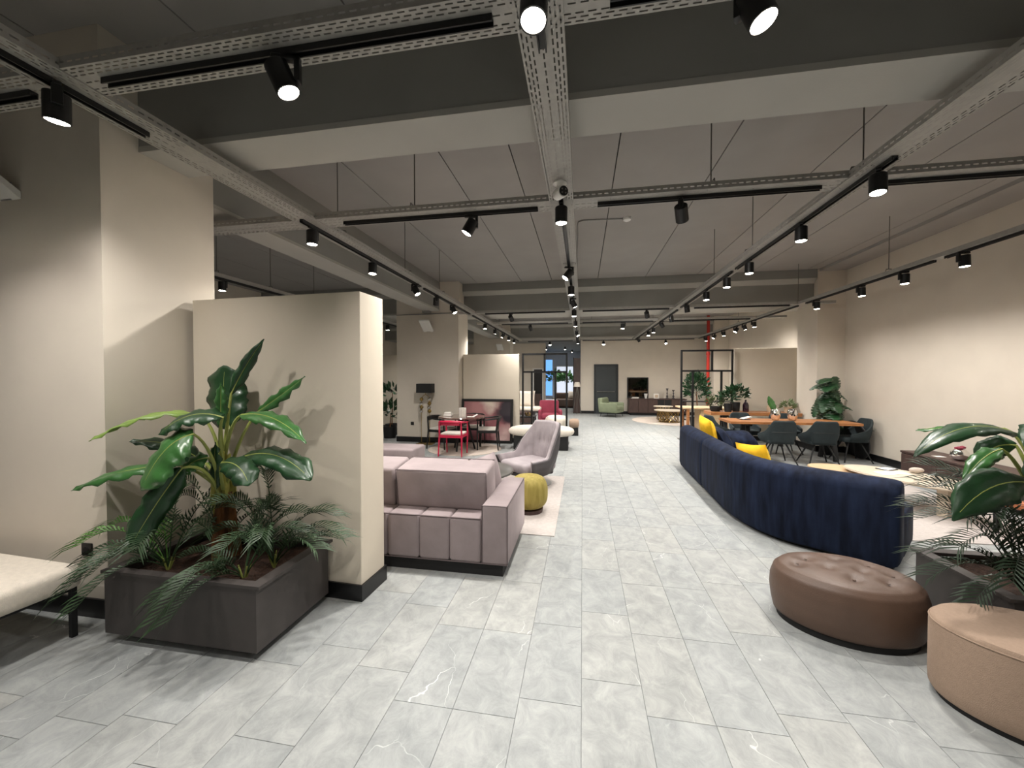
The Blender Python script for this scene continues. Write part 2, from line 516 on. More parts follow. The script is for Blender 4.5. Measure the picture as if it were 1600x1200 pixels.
win = struct('window_2', MB().box(-1.7, -.3, 25.74, 25.8, 0.3, 2.3), M_WHITE, 'pale daylit shop window in the room beyond')
struct('pane', MB().box(-1.63, -.37, 25.73, 25.745, 0.37, 2.23), mat('daylight_pane_pale', '#dfe6f4', emit=0.45, var=0.02), parent=win)

def column(n, x0, x1, y0, y1, label, z1=CEIL, bb=True):
    o = struct(n, MB().box(x0, x1, y0, y1, 0, z1), M_WALL, label)
    if bb:
        mb = MB().box(x0 - .014, x1 + .014, y0 - .014, y1 + .014, 0, .125)
        struct('baseboard', mb, M_BASEB, parent=o)
    return o
column('wall_pier_near', -4.65, -3.08, 2.08, 2.88, 'beige clad column beside the cream bench', z1=CEIL + .02)
column('wall_pier_middle', -4.5, -2.92, 9.1, 9.88, 'beige clad column behind the black shaded floor lamp')
column('wall_pier_far', -4.5, -2.95, 16.1, 16.9, 'farthest beige clad column on the left')
column('wall_pier_right', 4.9, XR, 9.4, 10.2, 'beige column on the right wall behind the monstera')
column('wall_pier_right_far', 4.9, XR, 16.1, 16.9, 'beige column at the right end of the hall', bb=False)
struct('baseboard_right', MB().box(XR - .015, XR, YB, YF, 0, .13), M_BASEB, 'black baseboard along the right wall')
struct('baseboard_end', MB().box(-0.08, XR, YF - .015, YF, 0, .12), M_BASEB, 'black baseboard along the end wall')

# free-standing partitions
def partition(name, label, a, b_, th, h, m=M_WALL2):
    a, b_ = Vector(a), Vector(b_)
    d = (b_ - a)
    L = d.length
    o = thing(name, label, 'partition', (a.x, a.y, 0), math.atan2(d.y, d.x))
    obj('panel', MB().rbox(0, L, 0, th, 0.0, h, .004, 1), m, o, smooth=False)
    obj('baseboard', MB().box(-.012, L + .014, -.014, th + .014, 0, .115), M_BASEB, o, smooth=False)
    return o
partition('partition_wall', 'tall beige partition block behind the big planter', (-3.03, 2.64), (-1.545, 2.56), .3, 2.2)
partition('partition_wall', 'beige partition panel behind the leaning abstract picture', (-2.9, 9.4), (-1.5, 9.4), .14, 2.14)
partition('partition_wall', 'beige partition panel behind the wooden back table', (3.74, 10.75), (5.28, 10.75), .12, 2.3)
partition('partition_wall', 'distant beige partition panel behind the climbing plant', (-6.6, 11.2), (-5.5, 11.2), .14, 2.25)

# ------------------------------------------------------------------ cable trays with light tracks
def tray(label, axis, c, w, a0, a1, tracks, rods, zb=TRAY, holes=True, name='cable_tray'):
    mid = (a0 + a1) / 2
    loc = (c, mid, zb) if axis == 'y' else (mid, c, zb)
    root = thing(name, label, 'cable tray', loc)
    def P(a, t, z):      # along, across, up
        return (t, a - mid, z) if axis == 'y' else (a - mid, t, z)
    mb = MB()
    def quad(a, b_, t0, t1, z=0.0):
        mb.add([P(a, t0, z), P(b_, t0, z), P(b_, t1, z), P(a, t1, z)], [(0, 1, 2, 3)])
    hw, sw, per, sl = w / 2, 0.007, 0.05, 0.032
    if holes:
        rows = [-.086, -.066, -.046, .046, .066, .086] if w > .18 else [-.04, .04]
        rows = [r * (w / .2) if w > .18 else r for r in rows] + [0.0]
        rows.sort()
        edges = [-hw]
        for r in rows:
            edges += [r - sw / 2, r + sw / 2]
        edges.append(hw)
        for k in range(len(edges) - 1):
            if k % 2 == 0:
                quad(a0, a1, edges[k], edges[k + 1])
            else:
                y = a0 + (0.02 if (k // 2) % 2 else 0.0)
                quad(a0, y, edges[k], edges[k + 1]) if y > a0 else None
                while y < a1:
                    quad(y, min(a1, y + per - sl), edges[k], edges[k + 1])
                    y += per
        for sgn in (-1, 1):
            t = sgn * hw
            zz = [0, .022, .03, .055]
            for k in range(3):
                if k != 1:
                    mb.add([P(a0, t, zz[k]), P(a1, t, zz[k]), P(a1, t, zz[k + 1]), P(a0, t, zz[k + 1])], [(0, 1, 2, 3)])
                else:
                    y = a0
                    while y < a1:
                        e = min(a1, y + .02)
                        mb.add([P(y, t, zz[k]), P(e, t, zz[k]), P(e, t, zz[k + 1]), P(y, t, zz[k + 1])], [(0, 1, 2, 3)])
                        y += per
            mb.add([P(a0, t, .055), P(a1, t, .055), P(a1, t - sgn * .012, .055), P(a0, t - sgn * .012, .055)], [(0, 1, 2, 3)])
    else:
        quad(a0, a1, -hw, hw)
        for sgn in (-1, 1):
            mb.add([P(a0, sgn * hw, 0), P(a1, sgn * hw, 0), P(a1, sgn * hw, .05), P(a0, sgn * hw, .05)], [(0, 1, 2, 3)])
    obj('perforated_sheet' if holes else 'sheet', mb, M_TRAY, root, smooth=False, fix=False)
    for a, b_ in tracks:
        t = MB()
        for t0, t1, z0, z1 in ((-.018, -.012, -.03, -.001), (.012, .018, -.03, -.001), (-.012, .012, -.012, -.001)):
            q = [P(a, t0, z0), P(b_, t1, z1)]
            t.box(min(q[0][0], q[1][0]), max(q[0][0], q[1][0]), min(q[0][1], q[1][1]), max(q[0][1], q[1][1]), z0, z1)
        obj('light_track', t, M_BLACK, root, smooth=False)
    for a in rods:
        r = MB()
        for sgn in (-1, 1):
            r.tube([P(a, sgn * (hw - .01), .05), P(a, sgn * (hw - .02), .085)], .004, 6)
        r.tube([P(a, -hw + .02, .085), P(a, hw - .02, .085)], .005, 6)
        r.tube([P(a, 0, .085), P(a, 0, CEIL - zb + .01)], .005, 6)
        obj('hanger_rod', r, M_ROD, root, smooth=False)
    return root
XC, XLT, XRT, XRW = -.175, -2.535, 2.0, 4.28
tray('perforated grey cable tray running down the centre of the hall', 'y', XC, .195, -3.5, 16.0, [(-3, 1.75), (3.05, 8.7), (9.0, 15.8)], [.6, 5.4, 8.3, 12.0])
tray('perforated grey cable tray above the left planter and columns', 'y', XLT, .22, -3.5, 16.0, [(-3, 1.95), (3.25, 5.95), (6.1, 8.75), (9.0, 15.8)], [.6, 3.8, 5.4, 6.8, 12.0])
tray('grey cable tray above the blue sofa on the right', 'y', XRT, .19, -3.5, 16.0, [(-3, 1.2), (3.0, 5.7), (5.85, 8.7), (9.0, 15.8)], [.6, 3.3, 5.2, 6.6, 12.0])
tray('narrow grey tray with track lights along the right wall', 'y', XRW, .1, -3.5, 16.0, [(-3, 5.6), (5.75, 8.6), (8.9, 15.8)], [2, 4.7, 6.5, 8.9, 12.0], holes=False)
tray('dim grey light track tray far left behind the columns', 'y', -5.2, .1, 3.0, 16.0, [(3, 15.8)], [4.9, 5.9, 7, 9, 12], holes=False)
tray('nearest perforated cross tray at the top of the view', 'x', 1.58, .19, -4.6, 5.35, [(-4.4, -2.75), (-2.3, -.36), (.1, 1.85), (2.2, 4.1)], [], zb=TRAY + .008)
tray('perforated cross tray with two tilted spotlights before the ceiling joints', 'x', 3.4, .21, -5.2, 5.35, [(-2.2, -.38), (.12, 1.78), (2.2, 4.1)], [-4.3, -1.5, 1.0, 3.2], zb=TRAY + .008)
tray('slim cross tray below the second dark beam', 'x', 8.85, .12, -2.9, 4.9, [(-2.2, -.38), (.0, 1.8), (2.3, 4.1)], [], zb=TRAY + .008, holes=False)
tray('slim cross tray behind the second dark beam', 'x', 10.75, .12, -2.9, 4.9, [(-2.2, -.38), (.0, 1.8), (2.3, 4.1)], [], zb=TRAY + .008, holes=False)
tray('slim cross tray in front of the end wall', 'x', 16.1, .1, -2.9, 4.7, [(-2.2, -.38), (.0, 4.2)], [], zb=TRAY + .008, holes=False)

# ------------------------------------------------------------------ track spotlights
LDATA = {}
def spot_data(power, size):
    k = (round(power, 1), size)
    if k not in LDATA:
        l = bpy.data.lights.new('spot_lamp', 'SPOT')
        l.energy = power
        l.color = LAMP_COL
        l.spot_size = math.radians(size)
        l.spot_blend = 1.0
        l.shadow_soft_size = 0.035
        LDATA[k] = l
    return LDATA[k]
MESHC = {}
def lamp_mesh(key, mb, m):
    if key not in MESHC:
        o = obj(key, mb, m)
        MESHC[key] = o.data
        bpy.data.objects.remove(o)
    return MESHC[key]
def spot(label, x, y, rz, tilt, group, power=1.0, size=132, z=TRAY - .01, sc=1.0):
    """rz turns the side arm and the tilt plane about the vertical, tilt in degrees tips the head towards local -x"""
    root = thing('track_spotlight', label, 'spotlight', (x, y, z), math.radians(rz), group)
    ad = lamp_mesh('adapter', MB().rbox(-.06, .06, -.016, .016, -.03, -.008, .004, 1), M_BLACK)
    st = lamp_mesh('side_arm', MB().rbox(.036, .06, -.02, .02, -.12, -.026, .005, 2), M_BLACK)
    bd = lamp_mesh('lamp_body', MB().lathe([(.0, .07), (.046, .07), (.05, .066), (.05, -.06), (.044, -.06), (.042, -.05)], 28), M_BLACK)
    ln = lamp_mesh('lens', MB().lathe([(.0435, -.0575), (.036, -.062), (.0, -.0645)], 24), M_LENS)
    for nm, me in (('adapter', ad), ('side_arm', st)):
        o = bpy.data.objects.new(nm, me)
        COL.objects.link(o)
        o.parent = root
    body = bpy.data.objects.new('lamp_body', bd)
    COL.objects.link(body)
    body.parent = root
    body.location = (-.014, 0, -.115)
    body.rotation_euler = (0, math.radians(tilt), 0)
    lens = bpy.data.objects.new('lens', ln)
    COL.objects.link(lens)
    lens.parent = body
    if power > 0:
        lo = bpy.data.objects.new('spot_light', spot_data(SPOT_W * power, size))
        COL.objects.link(lo)
        lo.parent = body
        lo.location = (0, 0, -.074)
    return root
def row(x, ys, where, group, rz=0, tilts=None, power=1.0, size=132, p0=1.0):
    for i, y in enumerate(ys):
        t = tilts[i] if tilts else 0
        spot(f'{ORD[i]} black spotlight from the front {where}', x, y, rz if not isinstance(rz, list) else rz[i], t, group, power * (p0 if i == 0 else 1), size)
row(XLT, [1.54, 3.41, 4.51, 5.75, 6.64, 7.55, 10.2, 11.4, 12.6, 13.6, 14.7], 'on the tray above the left planter', 'spotlights on the left tray',
    rz=[-30, 90, 90, 180, -60, 180, 90, -60, 0, 90, 90], tilts=[10, 0, 4, 28, 22, 28, 8, 10, 25, 0, 0], power=.8, p0=.62)
row(XC, [1.44, 3.3, 5.2, 6.2, 7.3, 8.4, 10.1, 12.5, 14.0, 15.4], 'on the central tray', 'spotlights on the central tray',
    rz=[90, 90, 20, 90, 200, 90, 90, 160, -90, 90], tilts=[12, 0, 40, 0, 28, 0, 0, 30, 30, 0], power=.85)
row(XRT, [3.15, 4.12, 5.3, 6.06, 7.0, 8.22, 9.6, 10.7, 11.9, 12.8, 15.0], 'on the tray above the blue sofa', 'spotlights on the right tray',
    rz=[60, 60, 90, 90, 90, 235, 235, 200, 90, 90, 200], tilts=[8, 0, 0, 0, 0, 18, 20, 30, 0, 10, 30], power=.75)
row(XRW, [5.38, 6.23, 7.07, 8.27, 11.0, 11.6, 12.2, 13.2, 14.1, 15.0], 'along the right wall', 'spotlights along the right wall',
    rz=180, tilts=[2, 0, 2, 0, 4, 20, -30, 4, -35, 4], power=.55, size=155)
spot('dazzling black spotlight on the nearest cross tray', -1.3, 1.58, 20, -24, 'spotlights on cross trays', .8)
spot('black spotlight cut by the top edge on the nearest cross tray', .6, 1.58, 150, 20, 'spotlights on cross trays', .8)
spot('tilted black spotlight on the cross tray left of the central tray', -.97, 3.4, 10, 30, 'spotlights on cross trays')
spot('black spotlight turned away on the cross tray right of the centre', .78, 3.4, 250, 50, 'spotlights on cross trays', .8)
spot('black spotlight left of the central tray below the second beam', -1.6, 8.85, 250, 45, 'spotlights on cross trays', .7)
spot('black spotlight right of the central tray below the second beam', 1.35, 8.85, 250, 45, 'spotlights on cross trays', .7)
spot('black spotlight left of the central tray behind the second beam', -1.4, 10.75, 250, 40, 'spotlights on cross trays', .7)
spot('black spotlight right of the central tray behind the second beam', 1.05, 10.75, 0, 0, 'spotlights on cross trays', .7)
spot('bright spotlight over the opening beside the end wall', -1.3, 16.1, 90, 30, 'spotlights on cross trays', .35)
spot('bright spotlight above the anthracite door', .82, 16.1, 90, 30, 'spotlights on cross trays', .35)
spot('bright spotlight above the dark sideboard', 3.16, 16.1, 90, 30, 'spotlights on cross trays', .35)
# the same rows go on behind the viewer
for i, (x, y) in enumerate([(XC, .2), (XC, -1.4), (XLT, .2), (XLT, -1.6), (XRT, -1.2), (XRW, 4.4), (XRW, 3.2), (XRW, 1.2)]):
    spot(f'black spotlight on the trays behind the viewer, {ORD[i]} in the row', x, y, -40 if x == XLT else 90, 25 if x == XLT else 0, 'spotlights behind the viewer', .45 if x != XLT else .4)
spot('added unseen black spotlight on the nearest cross tray over the cream bench', -3.55, 1.58, 90, 16, 'spotlights on cross trays', .4)  # out-of-view lamp added to brighten the near column front
for i, (x, y) in enumerate([(-5.2, 5.0), (-5.2, 7.5), (-5.2, 10.0), (-5.2, 13.0)]):
    spot(f'{ORD[i]} dim spotlight from the front on the far left track', x, y, 90, 0, 'spotlights on the far left track', .5)
for i, (x, y) in enumerate([(-1.9, 21.0), (-.9, 21.0), (-.6, 23.5), (-3.2, 17.4)]):
    spot(f'{ORD[i]} small spotlight hanging in the room beyond', x, y, 90, 0, 'spotlights in the room beyond', .8, z=3.19 if y > 17.5 else 3.17)

# ------------------------------------------------------------------ ceiling and wall fittings
t = thing('security_camera', 'white bullet security camera under the central tray', 'camera', (-.17, 2.98, TRAY), math.radians(28))
obj('mount_base', MB().lathe([(.0, -.001), (.05, -.001), (.052, -.012), (.04, -.022), (.018, -.03), (.016, -.06), (0, -.06)], 20), M_WHITE, t)
obj('camera_body', MB().tube([(0, .05, -.075), (0, .045, -.075), (0, -.06, -.09), (0, -.066, -.091)], [.03, .038, .042, .04], 20), M_WHITE, t)
obj('lens_face', MB().tube([(0, -.0655, -.091), (0, -.071, -.0915)], .034, 20), M_BLACK, t)
l4 = MB()
for dx, dz in ((-.014, .012), (.014, .012), (-.014, -.014), (.014, -.014)):
    l4.tube([(dx, -.071, -.091 + dz), (dx, -.074, -.091 + dz)], .006, 8)
obj('infrared_lights', l4, M_GREYM, t)
t = thing('smoke_detector', 'small white smoke detector on the ceiling with conduit', 'smoke detector', (.62, 5.9, CEIL))
obj('detector', MB().lathe([(0, -.05), (.03, -.05), (.055, -.035), (.06, 0), (0, 0)], 20), M_WHITE, t)
obj('conduit', MB().tube([(-.06, 0, -.012), (-.62, -.04, -.012), (-.68, .0, -.012), (-.7, .12, -.012), (-.74, 2.6, -.012)], .008, 8), M_GREYM, t)
def wall_speaker(label, x, y, z):
    t = thing('wall_speaker', label, 'speaker', (x, y, z), 0)
    prof = [(-.004, 0), (-.3, .22), (-.3, .25), (-.004, .05)]
    k = len(prof)
    mb = MB().add([(-.125, a, b_) for a, b_ in prof] + [(.125, a, b_) for a, b_ in prof], [tuple(range(k)), tuple(reversed(range(k, 2 * k)))] + [(i, i + k, (i + 1) % k + k, (i + 1) % k) for i in range(k)])
    obj('cabinet', mb, M_WHITE, t, smooth=False)
    obj('wall_plate', MB().rbox(-.05, .05, -.012, 0, .0, .12, .004, 1), M_GREYM, t)
    return t
wall_speaker('white wedge wall speaker at the left edge high on the near column', -3.87, 2.08, 2.8)
wall_speaker('white wedge wall speaker high on the middle column', -3.67, 9.1, 2.68)
wall_speaker('white wedge wall speaker high on the farthest left column', -3.35, 16.1, 2.68)
t = thing('light_conduit', 'thin grey conduit with junction box across the middle column', 'conduit', (-3.7, 9.1, 3.1))
obj('pipe', MB().tube([(-.8, -.012, 0), (.78, -.012, .02)], .01, 8), M_GREYM, t)
obj('junction_box', MB().rbox(-.1, .1, -.1, 0, .03, .2, .006, 1), M_BEAM, t)
def socket(label, x, y, z):
    t = thing('wall_socket', label, 'socket', (x, y, z))
    obj('plate', MB().rbox(-.042, .042, -.012, 0, -.042, .042, .005, 2), M_BLACK, t)
    obj('socket_well', MB().lathe([(.022, 0), (.02, .002), (.0, .002)], 16), M_BLACKM, t).rotation_euler = (PI / 2, 0, 0)
    t.children[-1].location = (0, -.0125, 0)
socket('black wall socket above the cream bench end', -3.24, 2.08, .45)
socket('black wall socket low on the middle column', -4.1, 9.1, .45)

# ------------------------------------------------------------------ near left: bench and planter
b = thing('upholstered_bench', 'cream boucle bench with black legs at the left edge', 'bench', (-3.55, 1.72, 0), math.radians(-3))
obj('seat_cushion', MB().rbox(-.72, .5, -.24, .24, .3, .445, .045, 4), M_CREAM, b)
for sx, sy in ((-.66, -.2), (-.66, .2), (.33, -.2), (.46, .2)):
    obj('leg', MB().box(sx - .014, sx + .014, sy - .014, sy + .014, 0, .305), M_BLACKM, b, smooth=False)
obj('under_frame', MB().box(-.68, .46, -.21, .21, .285, .305), M_BLACKM, b, smooth=False)

def planter(label, x0, x1, y0, y1, h=.42):
    cx, cy = (x0 + x1) / 2, (y0 + y1) / 2
    w, d = (x1 - x0) / 2, (y1 - y0) / 2
    t = thing('planter_box', label, 'planter', (cx, cy, 0))
    th = .03
    mb = MB()
    mb.box(-w, w, -d, -d + th, .06, h).box(-w, w, d - th, d, .06, h).box(-w, -w + th, -d + th, d - th, .06, h).box(w - th, w, -d + th, d - th, .06, h).box(-w + th, w - th, -d + th, d - th, .06, .09)
    obj('box', mb, M_PLANTER, t, smooth=False)
    r = MB()
    a, e = .05, .022
    for X0, X1, Y0, Y1 in ((-w - e, w + e, -d - e * .2, -d + a), (-w - e, w + e, d - a, d + e), (-w - e, -w + a, -d + a, d - a), (w - a, w + e, -d + a, d - a)):
        r.box(X0, X1, Y0, Y1, h, h + .018)
    obj('rim', r, M_PLANTER, t, smooth=False)
    obj('plinth', MB().box(-w + .1, w - .1, -d + .07, d - .07, 0, .06), M_BLACKM, t, smooth=False)
    random.seed(3)
    def soil(u, v):
        x, y = (u * 2 - 1) * (w - th), (v * 2 - 1) * (d - th)
        return (x, y, h - .045 + .02 * math.sin(x * 9 + 1) * math.cos(y * 11) + random.uniform(-.008, .008))
    obj('soil', MB().grid(soil, 26, 16), M_SOIL, t)
    return t

def leaf_mesh(pts, width, nrm, fold=.25, wave=.02, n=22, blunt=False):
    """pts = blade base, middle control, tip; nrm = rough upper-side direction"""
    p0, p1, p2 = [Vector(p) for p in pts]
    nrm = Vector(nrm).normalized()
    mb = MB()
    vs, fs = [], []
    m = 4
    for i in range(n + 1):
        t = i / n
        p = bez(p0, p1, p2, t)
        tg = ((p1 - p0) * (1 - t) + (p2 - p1) * t).normalized()
        sd = tg.cross(nrm).normalized()
        up = sd.cross(tg).normalized()
        wd = width * (min(1, (t + .02) * 4.0) ** .6) * ((1 - max(0, (t - .72) / .29) ** 2.4) if blunt else (1 - max(0, (t - .5) / .51) ** 1.8)) * .5
        wd *= 1 + .05 * math.sin(t * 17 + width * 40) + .04 * math.sin(t * 41)
        for j in range(-m, m + 1):
            q = j / m
            rip = wave * math.sin(t * 26 + (2 if q > 0 else 0)) * abs(q) ** 2 + .003 * abs(q) * math.sin(t * 60 - abs(q) * 5)
            vs.append(p + sd * q * wd + up * (abs(q) * wd * fold * (1 - .9 * abs(q)) * 2 - q * q * wd * .25 + rip))
    k = 2 * m + 1
    for i in range(n):
        for j in range(2 * m):
            fs.append((i * k + j, i * k + j + 1, (i + 1) * k + j + 1, (i + 1) * k + j))
    return mb.add(vs, fs)

def big_leaf(parent, pts, width, nrm, m, fold=.25, wave=.012, blunt=False):
    P = [Vector(p) for p in pts]
    o = obj('leaf', leaf_mesh(P[2:], width, nrm, fold, wave, blunt=blunt), m, parent, world=True, ang=80, fix=False)
    mod = o.modifiers.new('thickness', 'SOLIDIFY')
    mod.thickness = .0016
    st = [bez(P[0], P[1], P[2], i / 6) for i in range(7)]
    st += [bez(P[2], P[3], P[4], i / 10) for i in range(1, 10)]
    rr = [.012 - .0007 * i for i in range(7)] + [.0046 - .0004 * i for i in range(9)]
    obj('stalk', MB().tube(st, rr, 6), M_STEM, o, world=False)
    # stalk is written in world space: bring it to the plant's frame
    s = o.children[0]
    for v in s.data.vertices:
        v.co = v.co - Vector(parent.location)
    return o

planter('dark brown-grey planter box holding the banana plant', -2.82, -1.775, 1.885, 2.515)
bp = thing('banana_plant', 'artificial banana plant with peeling brown trunk in the left planter', 'plant', (-2.43, 2.3, .365))
def trunk(parent, base, top, r, m, n=10):
    b0, b1 = Vector(base), Vector(top)
    mb = MB()
    def f(u, v):
        a = u * 2 * PI
        p = b0.lerp(b1, v)
        rr = r * (1 - .35 * v) * (1 + .1 * math.sin(a * 3 + v * 4) + .05 * math.sin(a * 7 + v * 13))
        return (p.x + rr * math.cos(a), p.y + rr * math.sin(a), p.z)
    mb.grid(f, 20, n, closeu=True)
    return obj('trunk', mb, m, parent, world=True, ang=80)
trunk(bp, (-2.43, 2.3, .36), (-2.40, 2.29, .86), .062, M_TRUNK)
trunk(bp, (-2.36, 2.33, .36), (-2.37, 2.30, .82), .045, M_TRUNK)
for (dx, dy, hx, z0, z1) in ((-.04, -.03, -.06, .62, 1.12), (.035, -.02, .05, .72, 1.08), (-.01, .03, -.02, .6, 1.14), (.015, -.045, .03, .8, 1.1), (-.05, .01, -.1, .74, 1.0), (.04, .03, .08, .66, 1.04)):
    obj('sheath', MB().tube([(-2.405 + dx * .7, 2.29 + dy * .7, z0), (-2.4 + dx, 2.29 + dy, z0 + (z1 - z0) * .35), (-2.395 + dx * .9 + hx * .1, 2.29 + dy * .9, z0 + (z1 - z0) * .7), (-2.39 + dx + hx * .5, 2.29 + dy * .8, z1)], [.012, .024, .018, .008], 8), M_SHEATH, bp, world=True)
BL = [
 ([(-2.4,2.3,1.1),(-2.39,2.33,1.37),(-2.39,2.35,1.48),(-2.31,2.38,1.68),(-2.17,2.4,1.86)], .085, (.7,-.7,.3), M_LEAF2, .5),
 ([(-2.42,2.32,1.08),(-2.45,2.38,1.2),(-2.46,2.4,1.24),(-2.58,2.45,1.45),(-2.56,2.47,1.68)], .3, (.1,-1,.15), M_LEAF2, .15),
 ([(-2.37,2.26,1.05),(-2.37,2.25,1.2),(-2.37,2.25,1.26),(-2.37,2.25,1.44),(-2.365,2.25,1.56)], .085, (.2,-1,0), M_LEAF, .8),
 ([(-2.37,2.32,.98),(-2.33,2.38,1.24),(-2.23,2.4,1.35),(-2.05,2.42,1.47),(-1.87,2.42,1.6)], .11, (.3,-.75,.7), M_LEAF, .6),
 ([(-2.37,2.28,1.08),(-2.28,2.24,1.32),(-2.18,2.22,1.35),(-1.87,2.15,1.4),(-1.62,2.1,1.2)], .14, (.2,-.45,1), M_LEAF, .2),
 ([(-2.45,2.32,1.05),(-2.53,2.33,1.3),(-2.60,2.30,1.335),(-2.8,2.15,1.42),(-3.06,1.98,1.19)], .14, (-.2,-.28,1), M_LEAF3, .3),
 ([(-2.36,2.25,1.02),(-2.35,2.2,1.25),(-2.25,2.15,1.34),(-2.43,2.08,1.42),(-2.58,2.02,1.24)], .18, (-.2,-.55,.8), M_LEAF2, .15),
 ([(-2.37,2.22,.95),(-2.33,2.12,1.19),(-2.36,2.05,1.245),(-2.47,1.95,1.22),(-2.56,1.9,.93)], .33, (-.3,-.85,.35), M_LEAF, .12),
 ([(-2.43,2.25,.88),(-2.55,2.2,1.01),(-2.6,2.15,1.02),(-2.91,2.03,1.03),(-3.16,1.95,.88)], .17, (-.2,-.4,1), M_LEAF, .3),
 ([(-2.38,2.22,.86),(-2.36,2.12,1.06),(-2.41,2.02,1.04),(-2.51,1.95,.86),(-2.65,1.9,.58)], .15, (.75,-.6,.45), M_LEAF2, .3),
 ([(-2.37,2.28,.84),(-2.29,2.25,1.04),(-2.19,2.22,1.07),(-1.85,2.15,1.19),(-1.59,2.1,.98)], .17, (.1,-.6,1), M_LEAF2, .25),
 ([(-2.35,2.24,.85),(-2.32,2.18,1.02),(-2.26,2.15,1.05),(-2.02,2.05,1.1),(-1.92,2.0,.96)], .15, (.1,-.7,.8), M_LEAF2, .2),
 ([(-2.37,2.24,.76),(-2.37,2.22,.82),(-2.37,2.21,.86),(-2.38,2.2,1.05),(-2.36,2.2,1.17)], .09, (0,-1,.1), M_LEAF2, .5),
 ([(-2.46,2.32,.86),(-2.6,2.36,.99),(-2.64,2.36,1.0),(-2.83,2.28,1.18),(-3.0,2.16,1.16)], .15, (0,-.5,1), M_LEAF2, .3),
 ([(-2.41,2.26,.93),(-2.38,2.2,1.05),(-2.4,2.18,1.07),(-2.47,2.12,1.07),(-2.49,2.08,.98)], .13, (-.2,-1,.4), M_LEAF, .2),
]
for i, (pts, w, n, m, fo) in enumerate(BL):
    big_leaf(bp, pts, w, n, m, fo, blunt=i in (1, 6, 7, 9, 10, 11, 14))

def frond_mesh(base, az, length, rise, droop, lw=.15, n=30, seed=0):
    """a palm frond: arching rib with two rows of thin leaflets"""
    rnd = random.Random(seed)
    b0 = Vector(base)
    d = Vector((math.cos(az), math.sin(az), 0))
    p1 = b0 + d * length * .45 + Vector((0, 0, rise))
    p2 = b0 + d * length + Vector((0, 0, rise - droop))
    mb = MB()
    mb.tube([bez(b0, p1, p2, i / 10) for i in range(11)], [.0045 - .00035 * i for i in range(11)], 5)
    for i in range(n):
        t = .24 + .76 * i / (n - 1)
        p = bez(b0, p1, p2, t)
        tg = ((p1 - b0) * (1 - t) + (p2 - p1) * t).normalized()
        sd = tg.cross(Vector((0, 0, 1)))
        if sd.length < .05:
            sd = Vector((-d.y, d.x, 0))
        sd.normalize()
        up = sd.cross(tg).normalized()
        L = lw * (math.sin(PI * min(1, .16 + .86 * (1 - abs(t - .5) * 1.15))) ** .6) * rnd.uniform(.85, 1.1)
        for sg in (-1, 1):
            dr = (sd * sg * .85 + tg * (.6 + .8 * t) + up * (.45 + rnd.uniform(-.08, .08))).normalized()
            q1 = p + dr * L * .5 + up * .008
            q2 = p + dr * L - Vector((0, 0, L * rnd.uniform(.05, .2)))
            wv = (tg - dr * tg.dot(dr)).normalized() * .0052
            mb.add([p - wv * .4, p + wv * .4, q1 + wv, q1 - wv, q2], [(0, 1, 2, 3), (3, 2, 4)])
    return mb

M_PALM_BACKLIT = mat('palm_frond_backlit', '#1f2f1e', rough=.5, var=.4, scale=5, spec=.4)  # darker frond colour carries the backlit shade of the right palms
def palm(label, loc, fronds, seed, bright=()):
    t = thing('palm_plant', label, 'plant', loc)
    for i, (azd, L, r, dp) in enumerate(fronds):
        obj('frond', frond_mesh((0, 0, 0), math.radians(azd), L, r, dp, lw=.16, n=21, seed=seed * 31 + i), M_PALM2 if i in bright else (M_PALM_BACKLIT if seed > 4 else M_PALM), t, smooth=False, fix=False)
    st = MB()
    for k in range(5):
        a = k * 1.3 + seed
        st.tube([(0, 0, -.02), (.02 * math.cos(a), .02 * math.sin(a), .03), (.035 * math.cos(a), .035 * math.sin(a), .08)], [.006, .006, .004], 5)
    obj('stem_base', st, M_STEM, t)
    return t
palm('leafy artificial palm at the left corner of the left planter', (-2.6, 2.08, .375),
     [(198, .5, .34, .3), (226, .46, .32, .34), (190, .4, .44, .2), (262, .34, .34, .16), (300, .34, .4, .12), (20, .4, .46, .1), (60, .36, .52, .06), (150, .3, .42, .1), (212, .42, .42, .2), (200, .42, .26, .26), (240, .4, .22, .3), (120, .22, .5, .06)], 1, (2, 7, 8))
palm('drooping artificial palm at the front edge of the left planter', (-2.02, 2.06, .375),
     [(240, .4, .24, .3), (226, .4, .22, .22), (258, .34, .28, .18), (60, .36, .42, .12), (110, .34, .44, .1), (184, .42, .24, .14), (20, .32, .38, .12), (250, .36, .18, .24), (85, .24, .44, .05), (30, .36, .3, .1)], 2)
palm('artificial palm at the back right corner of the left planter', (-1.97, 2.24, .375),
     [(150, .16, .62, .02), (20, .36, .44, .14), (5, .42, .36, .14), (175, .36, .46, .06), (200, .36, .38, .16), (345, .38, .3, .12), (260, .3, .36, .12), (215, .3, .5, .06), (20, .4, .24, .1), (300, .3, .4, .1)], 3)
palm('artificial palm behind the banana trunk in the left planter', (-2.52, 2.4, .375),
     [(200, .3, .56, .05), (160, .26, .56, .02), (345, .4, .44, .1), (180, .4, .46, .12), (330, .4, .3, .14), (210, .38, .34, .14), (10, .4, .36, .1), (300, .36, .36, .1)], 4, (1,))

